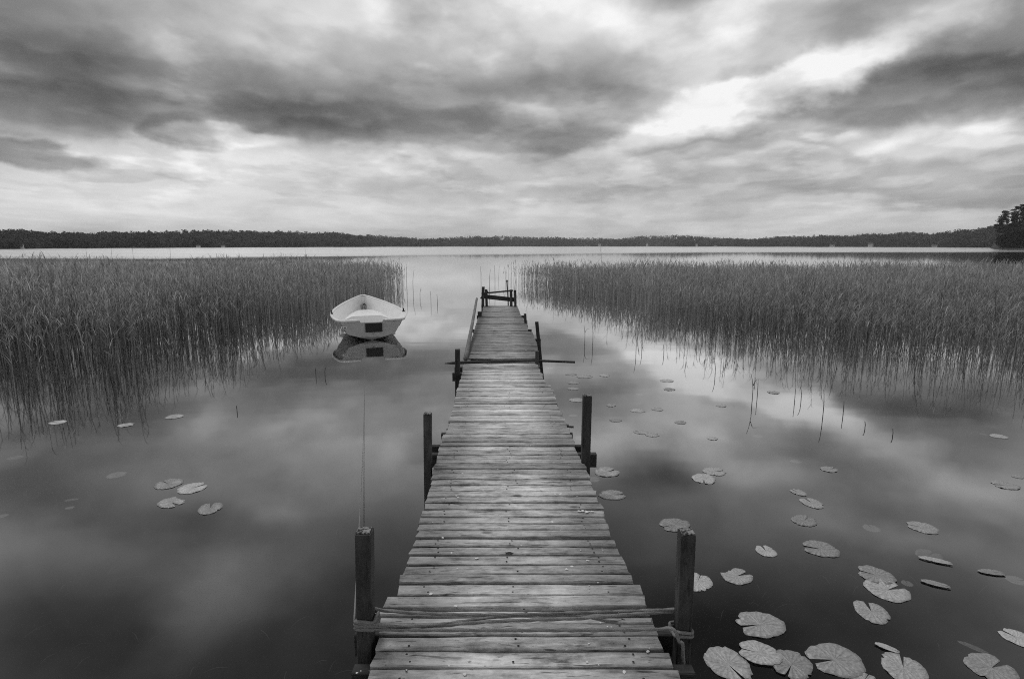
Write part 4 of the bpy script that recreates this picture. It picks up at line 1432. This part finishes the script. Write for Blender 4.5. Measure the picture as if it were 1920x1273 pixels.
def emit(data, nf, lab_one, grp, bed_label, n_keep):
    x, d, e, px, h, r = data
    # the stalks that stand in front and show largest are things of their own
    inframe = (px > 2) & (px < 1918)
    vis = np.where(inframe, h / d * np.exp(-e / .8), 0)
    idx = np.argsort(-vis)[:n_keep]
    single = np.zeros(len(x), bool); single[idx] = True
    meshes = []
    for k, (V, F, T) in enumerate(R_near):
        name = 'reed'
        if ('m%d' % k) not in reed_mesh:
            o = np_obj(name, V, F, M['reed'], T)
            reed_mesh['m%d' % k] = o.data
            bpy.data.objects.remove(o)
        meshes.append(reed_mesh['m%d' % k])
    for c, i in enumerate(idx):
        o = bpy.data.objects.new('reed', meshes[c % len(meshes)])
        C.objects.link(o)
        o.location = (x[i], d[i], 0)
        o.scale = (h[i],)*3
        o.rotation_euler = (r.normal(0, .05), r.normal(0, .05), r.random()*6.28)
        zone = 0 if px[i] < lab_one[1] else 1 if px[i] < lab_one[2] else 2
        tag(o, 'thin reed stalk in the open front of the reeds ' + lab_one[0][zone], 'reed', grp)
    nearm = (~single) & (d < 17)
    farm = (~single) & (d >= 17)
    Vs, Fs, Ts, base = [], [], [], 0
    for msk, tmpl in ((nearm, R_near), (farm, R_far)):
        ii = np.where(msk)[0]
        which = r.integers(0, len(tmpl), len(ii))
        for k, (V, F, T) in enumerate(tmpl):
            jj = ii[which == k]
            if not len(jj): continue
            a = r.random(len(jj))*6.28
            ca, sa = np.cos(a), np.sin(a)
            lx, ly = r.normal(0, .05, len(jj)), r.normal(0, .05, len(jj))
            S = h[jj]
            X = (V[None, :, 0]*ca[:, None] - V[None, :, 1]*sa[:, None] + V[None, :, 2]*lx[:, None]) * S[:, None] + x[jj][:, None]
            Y = (V[None, :, 0]*sa[:, None] + V[None, :, 1]*ca[:, None] + V[None, :, 2]*ly[:, None]) * S[:, None] + d[jj][:, None]
            Z = np.broadcast_to(V[None, :, 2], X.shape) * S[:, None]
            Vs.append(np.stack([X, Y, Z], -1).reshape(-1, 3))
            tt = np.clip(T[None, :]*.7 + r.random(len(jj))[:, None]*.3, 0, 1)
            Ts.append(np.broadcast_to(tt, X.shape).reshape(-1))
            Fs.append((F[None] + (base + np.arange(len(jj))*len(V))[:, None, None]).reshape(-1, 3))
            base += len(jj)*len(V)
    o = np_obj('reed_bed', np.concatenate(Vs), np.concatenate(Fs), M['reed'], np.concatenate(Ts))
    tag(o, bed_label, 'reeds', kind='stuff')
    print('reeds', bed_label, len(x), 'tris', sum(len(f) for f in Fs))
reed_mesh = {}
dL = build('L', L_FRONT, lambda p: 36.0, 0, 80.0, hL, 21, '')
dR = build('R', R_FRONT, lambda p: 33.0, 0, 80.0, hR, 22, '')
emit(dL, 0, (('at the left picture edge', 'behind the three left lily pads', 'beside the white rowing boat'), 180, 430), 'front reeds of the left bed', 'dense bed of grey reeds filling the left shallows behind the rowing boat', 130)
emit(dR, 0, (('nearest the jetty end', 'over the bright cloud reflection', 'near the right picture edge'), 1250, 1600), 'front reeds of the right bed', 'dense bed of grey reeds spreading along the right side of the lake', 110)

# single stalks out in the open water: photo x of the foot, row of the foot, row of the top, label
LONE = [(1409, 757, 700, 0, 'left one of two bare stalks in the bright cloud reflection'), (1420, 745, 712, 1, 'right one of two bare stalks in the bright cloud reflection'),
        (1490, 755, 728, 1, 'straight stalk left of a close pair in the bright reflection'), (1501, 752, 725, 0, 'straight stalk right of a close pair in the bright reflection'),
        (1543, 780, 730, 1, 'tall bare stalk in the middle of the bright reflection'), (1581, 778, 752, 1, 'bare stalk at the right end of the bright reflection'),
        (1621, 803, 790, 0, 'short bare stump of reed right of the bright reflection'), (1673, 817, 806, 0, 'short curved stump of reed farthest right in open water'),
        (1340, 705, 675, 0, 'thin stalk left of the bright cloud reflection'), (1244, 665, 645, 0, 'short dark reed shoot beside the jetty stick'),
        (1192, 660, 620, 0, 'thin stalk in the pale water above the outer lily pads'), (1203, 655, 625, 0, 'second thin stalk in the pale water above the outer lily pads'),
        (1096, 645, 610, 0, 'left thin stalk nearest the outer jetty posts'), (1111, 645, 605, 0, 'right thin stalk nearest the outer jetty posts'),
        (592, 705, 690, 0, 'left short stem below the rowing boat'), (610, 705, 688, 1, 'right short stem below the rowing boat'),
        (808, 570, 546, 0, 'dark stem in the channel right of the rowing boat'), (820, 570, 552, 0, 'short stem right of the dark one in the channel'),
        (788, 560, 540, 1, 'pale stem between the boat and the jetty'), (763, 545, 500, 0, 'tall stem at the right end of the left reed bed'),
        (775, 548, 505, 1, 'outermost tall stem of the left reed bed'), (902, 545, 500, 0, 'leafy stem left of the jetty end'),
        (918, 545, 505, 1, 'thin stem behind the jetty end'), (928, 540, 498, 0, 'taller stem behind the jetty end'),
        (444, 772, 764, 0, 'tiny stub of reed in the open left water')]
for c, (px, pb, ptp, bend, lab) in enumerate(LONE):
    b = at(px, pb, 0.0)
    t = atd(px + (1.5 if bend else -1), ptp, b.y)
    hh = max(.08, t.z)
    V = [(0, 0, -.3), (0.004*(1 - 2*bend), 0, hh*.5), (t.x - b.x, 0, hh)]
    root = thing('reed_stalk', b, lab, 'reed', 'single stalks in open water')
    sweep('stem', V, .0045 + .0006*b.y*.5, M['reed'], root, 5, .1, taper=lambda q: 1 - .6*q)
    if c % 3 == 0 and hh > .25:
        sweep('leaf', [(V[1][0], 0, hh*.6), (V[1][0] + .04, 0, hh*.8), (V[1][0] + .12, 0, hh*.78)], .006, M['reed'], root, 4, .03, taper=lambda q: 1.05 - q)
TALL = [(160, 484, 458, 'leftmost tall thin reed rising against the far shore'), (207, 484, 447, 'second tall thin reed rising against the far shore'),
        (247, 484, 445, 'third tall thin reed rising against the far shore'), (317, 484, 447, 'fourth tall thin reed rising against the far shore'),
        (570, 482, 440, 'tall thin reed against the far shore above the rowing boat'), (1125, 490, 462, 'tall thin reed rising above the right bed')]
for px, pb, ptp, lab in TALL:
    Y = 26.0
    a, t = atd(px + 3, pb, Y), atd(px, ptp, Y)
    root = thing('tall_reed', (a.x, Y, 0), lab, 'reed', 'tall single reeds above the beds')
    sweep('stem', [(0, 0, -.3), (0, 0, a.z), (t.x - a.x, 0, t.z)], .007, M['reed'], root, 5, .4, taper=lambda q: 1 - .5*q)
print('objects', len(bpy.data.objects))

# ------------------------------------------------------------------ thin haze over the lake
m, n, out = mat('thin_haze')
pv = n.new('ShaderNodeVolumePrincipled')
pv.inputs['Color'].default_value = grey(0.9)
pv.inputs['Density'].default_value = 0.00015
n.link(pv.outputs[0], out.inputs['Volume'])
x0, x1, y0, y1, z0, z1 = -4700, 4700, -80, 5200, -3.0, 90.0
hz = obj('haze', [(x0, y0, z0), (x1, y0, z0), (x1, y1, z0), (x0, y1, z0), (x0, y0, z1), (x1, y0, z1), (x1, y1, z1), (x0, y1, z1)],
         [(0, 3, 2, 1), (4, 5, 6, 7), (0, 1, 5, 4), (1, 2, 6, 5), (2, 3, 7, 6), (3, 0, 4, 7)], m)
tag(hz, 'thin pale haze lying over the whole lake', 'haze', kind='stuff')
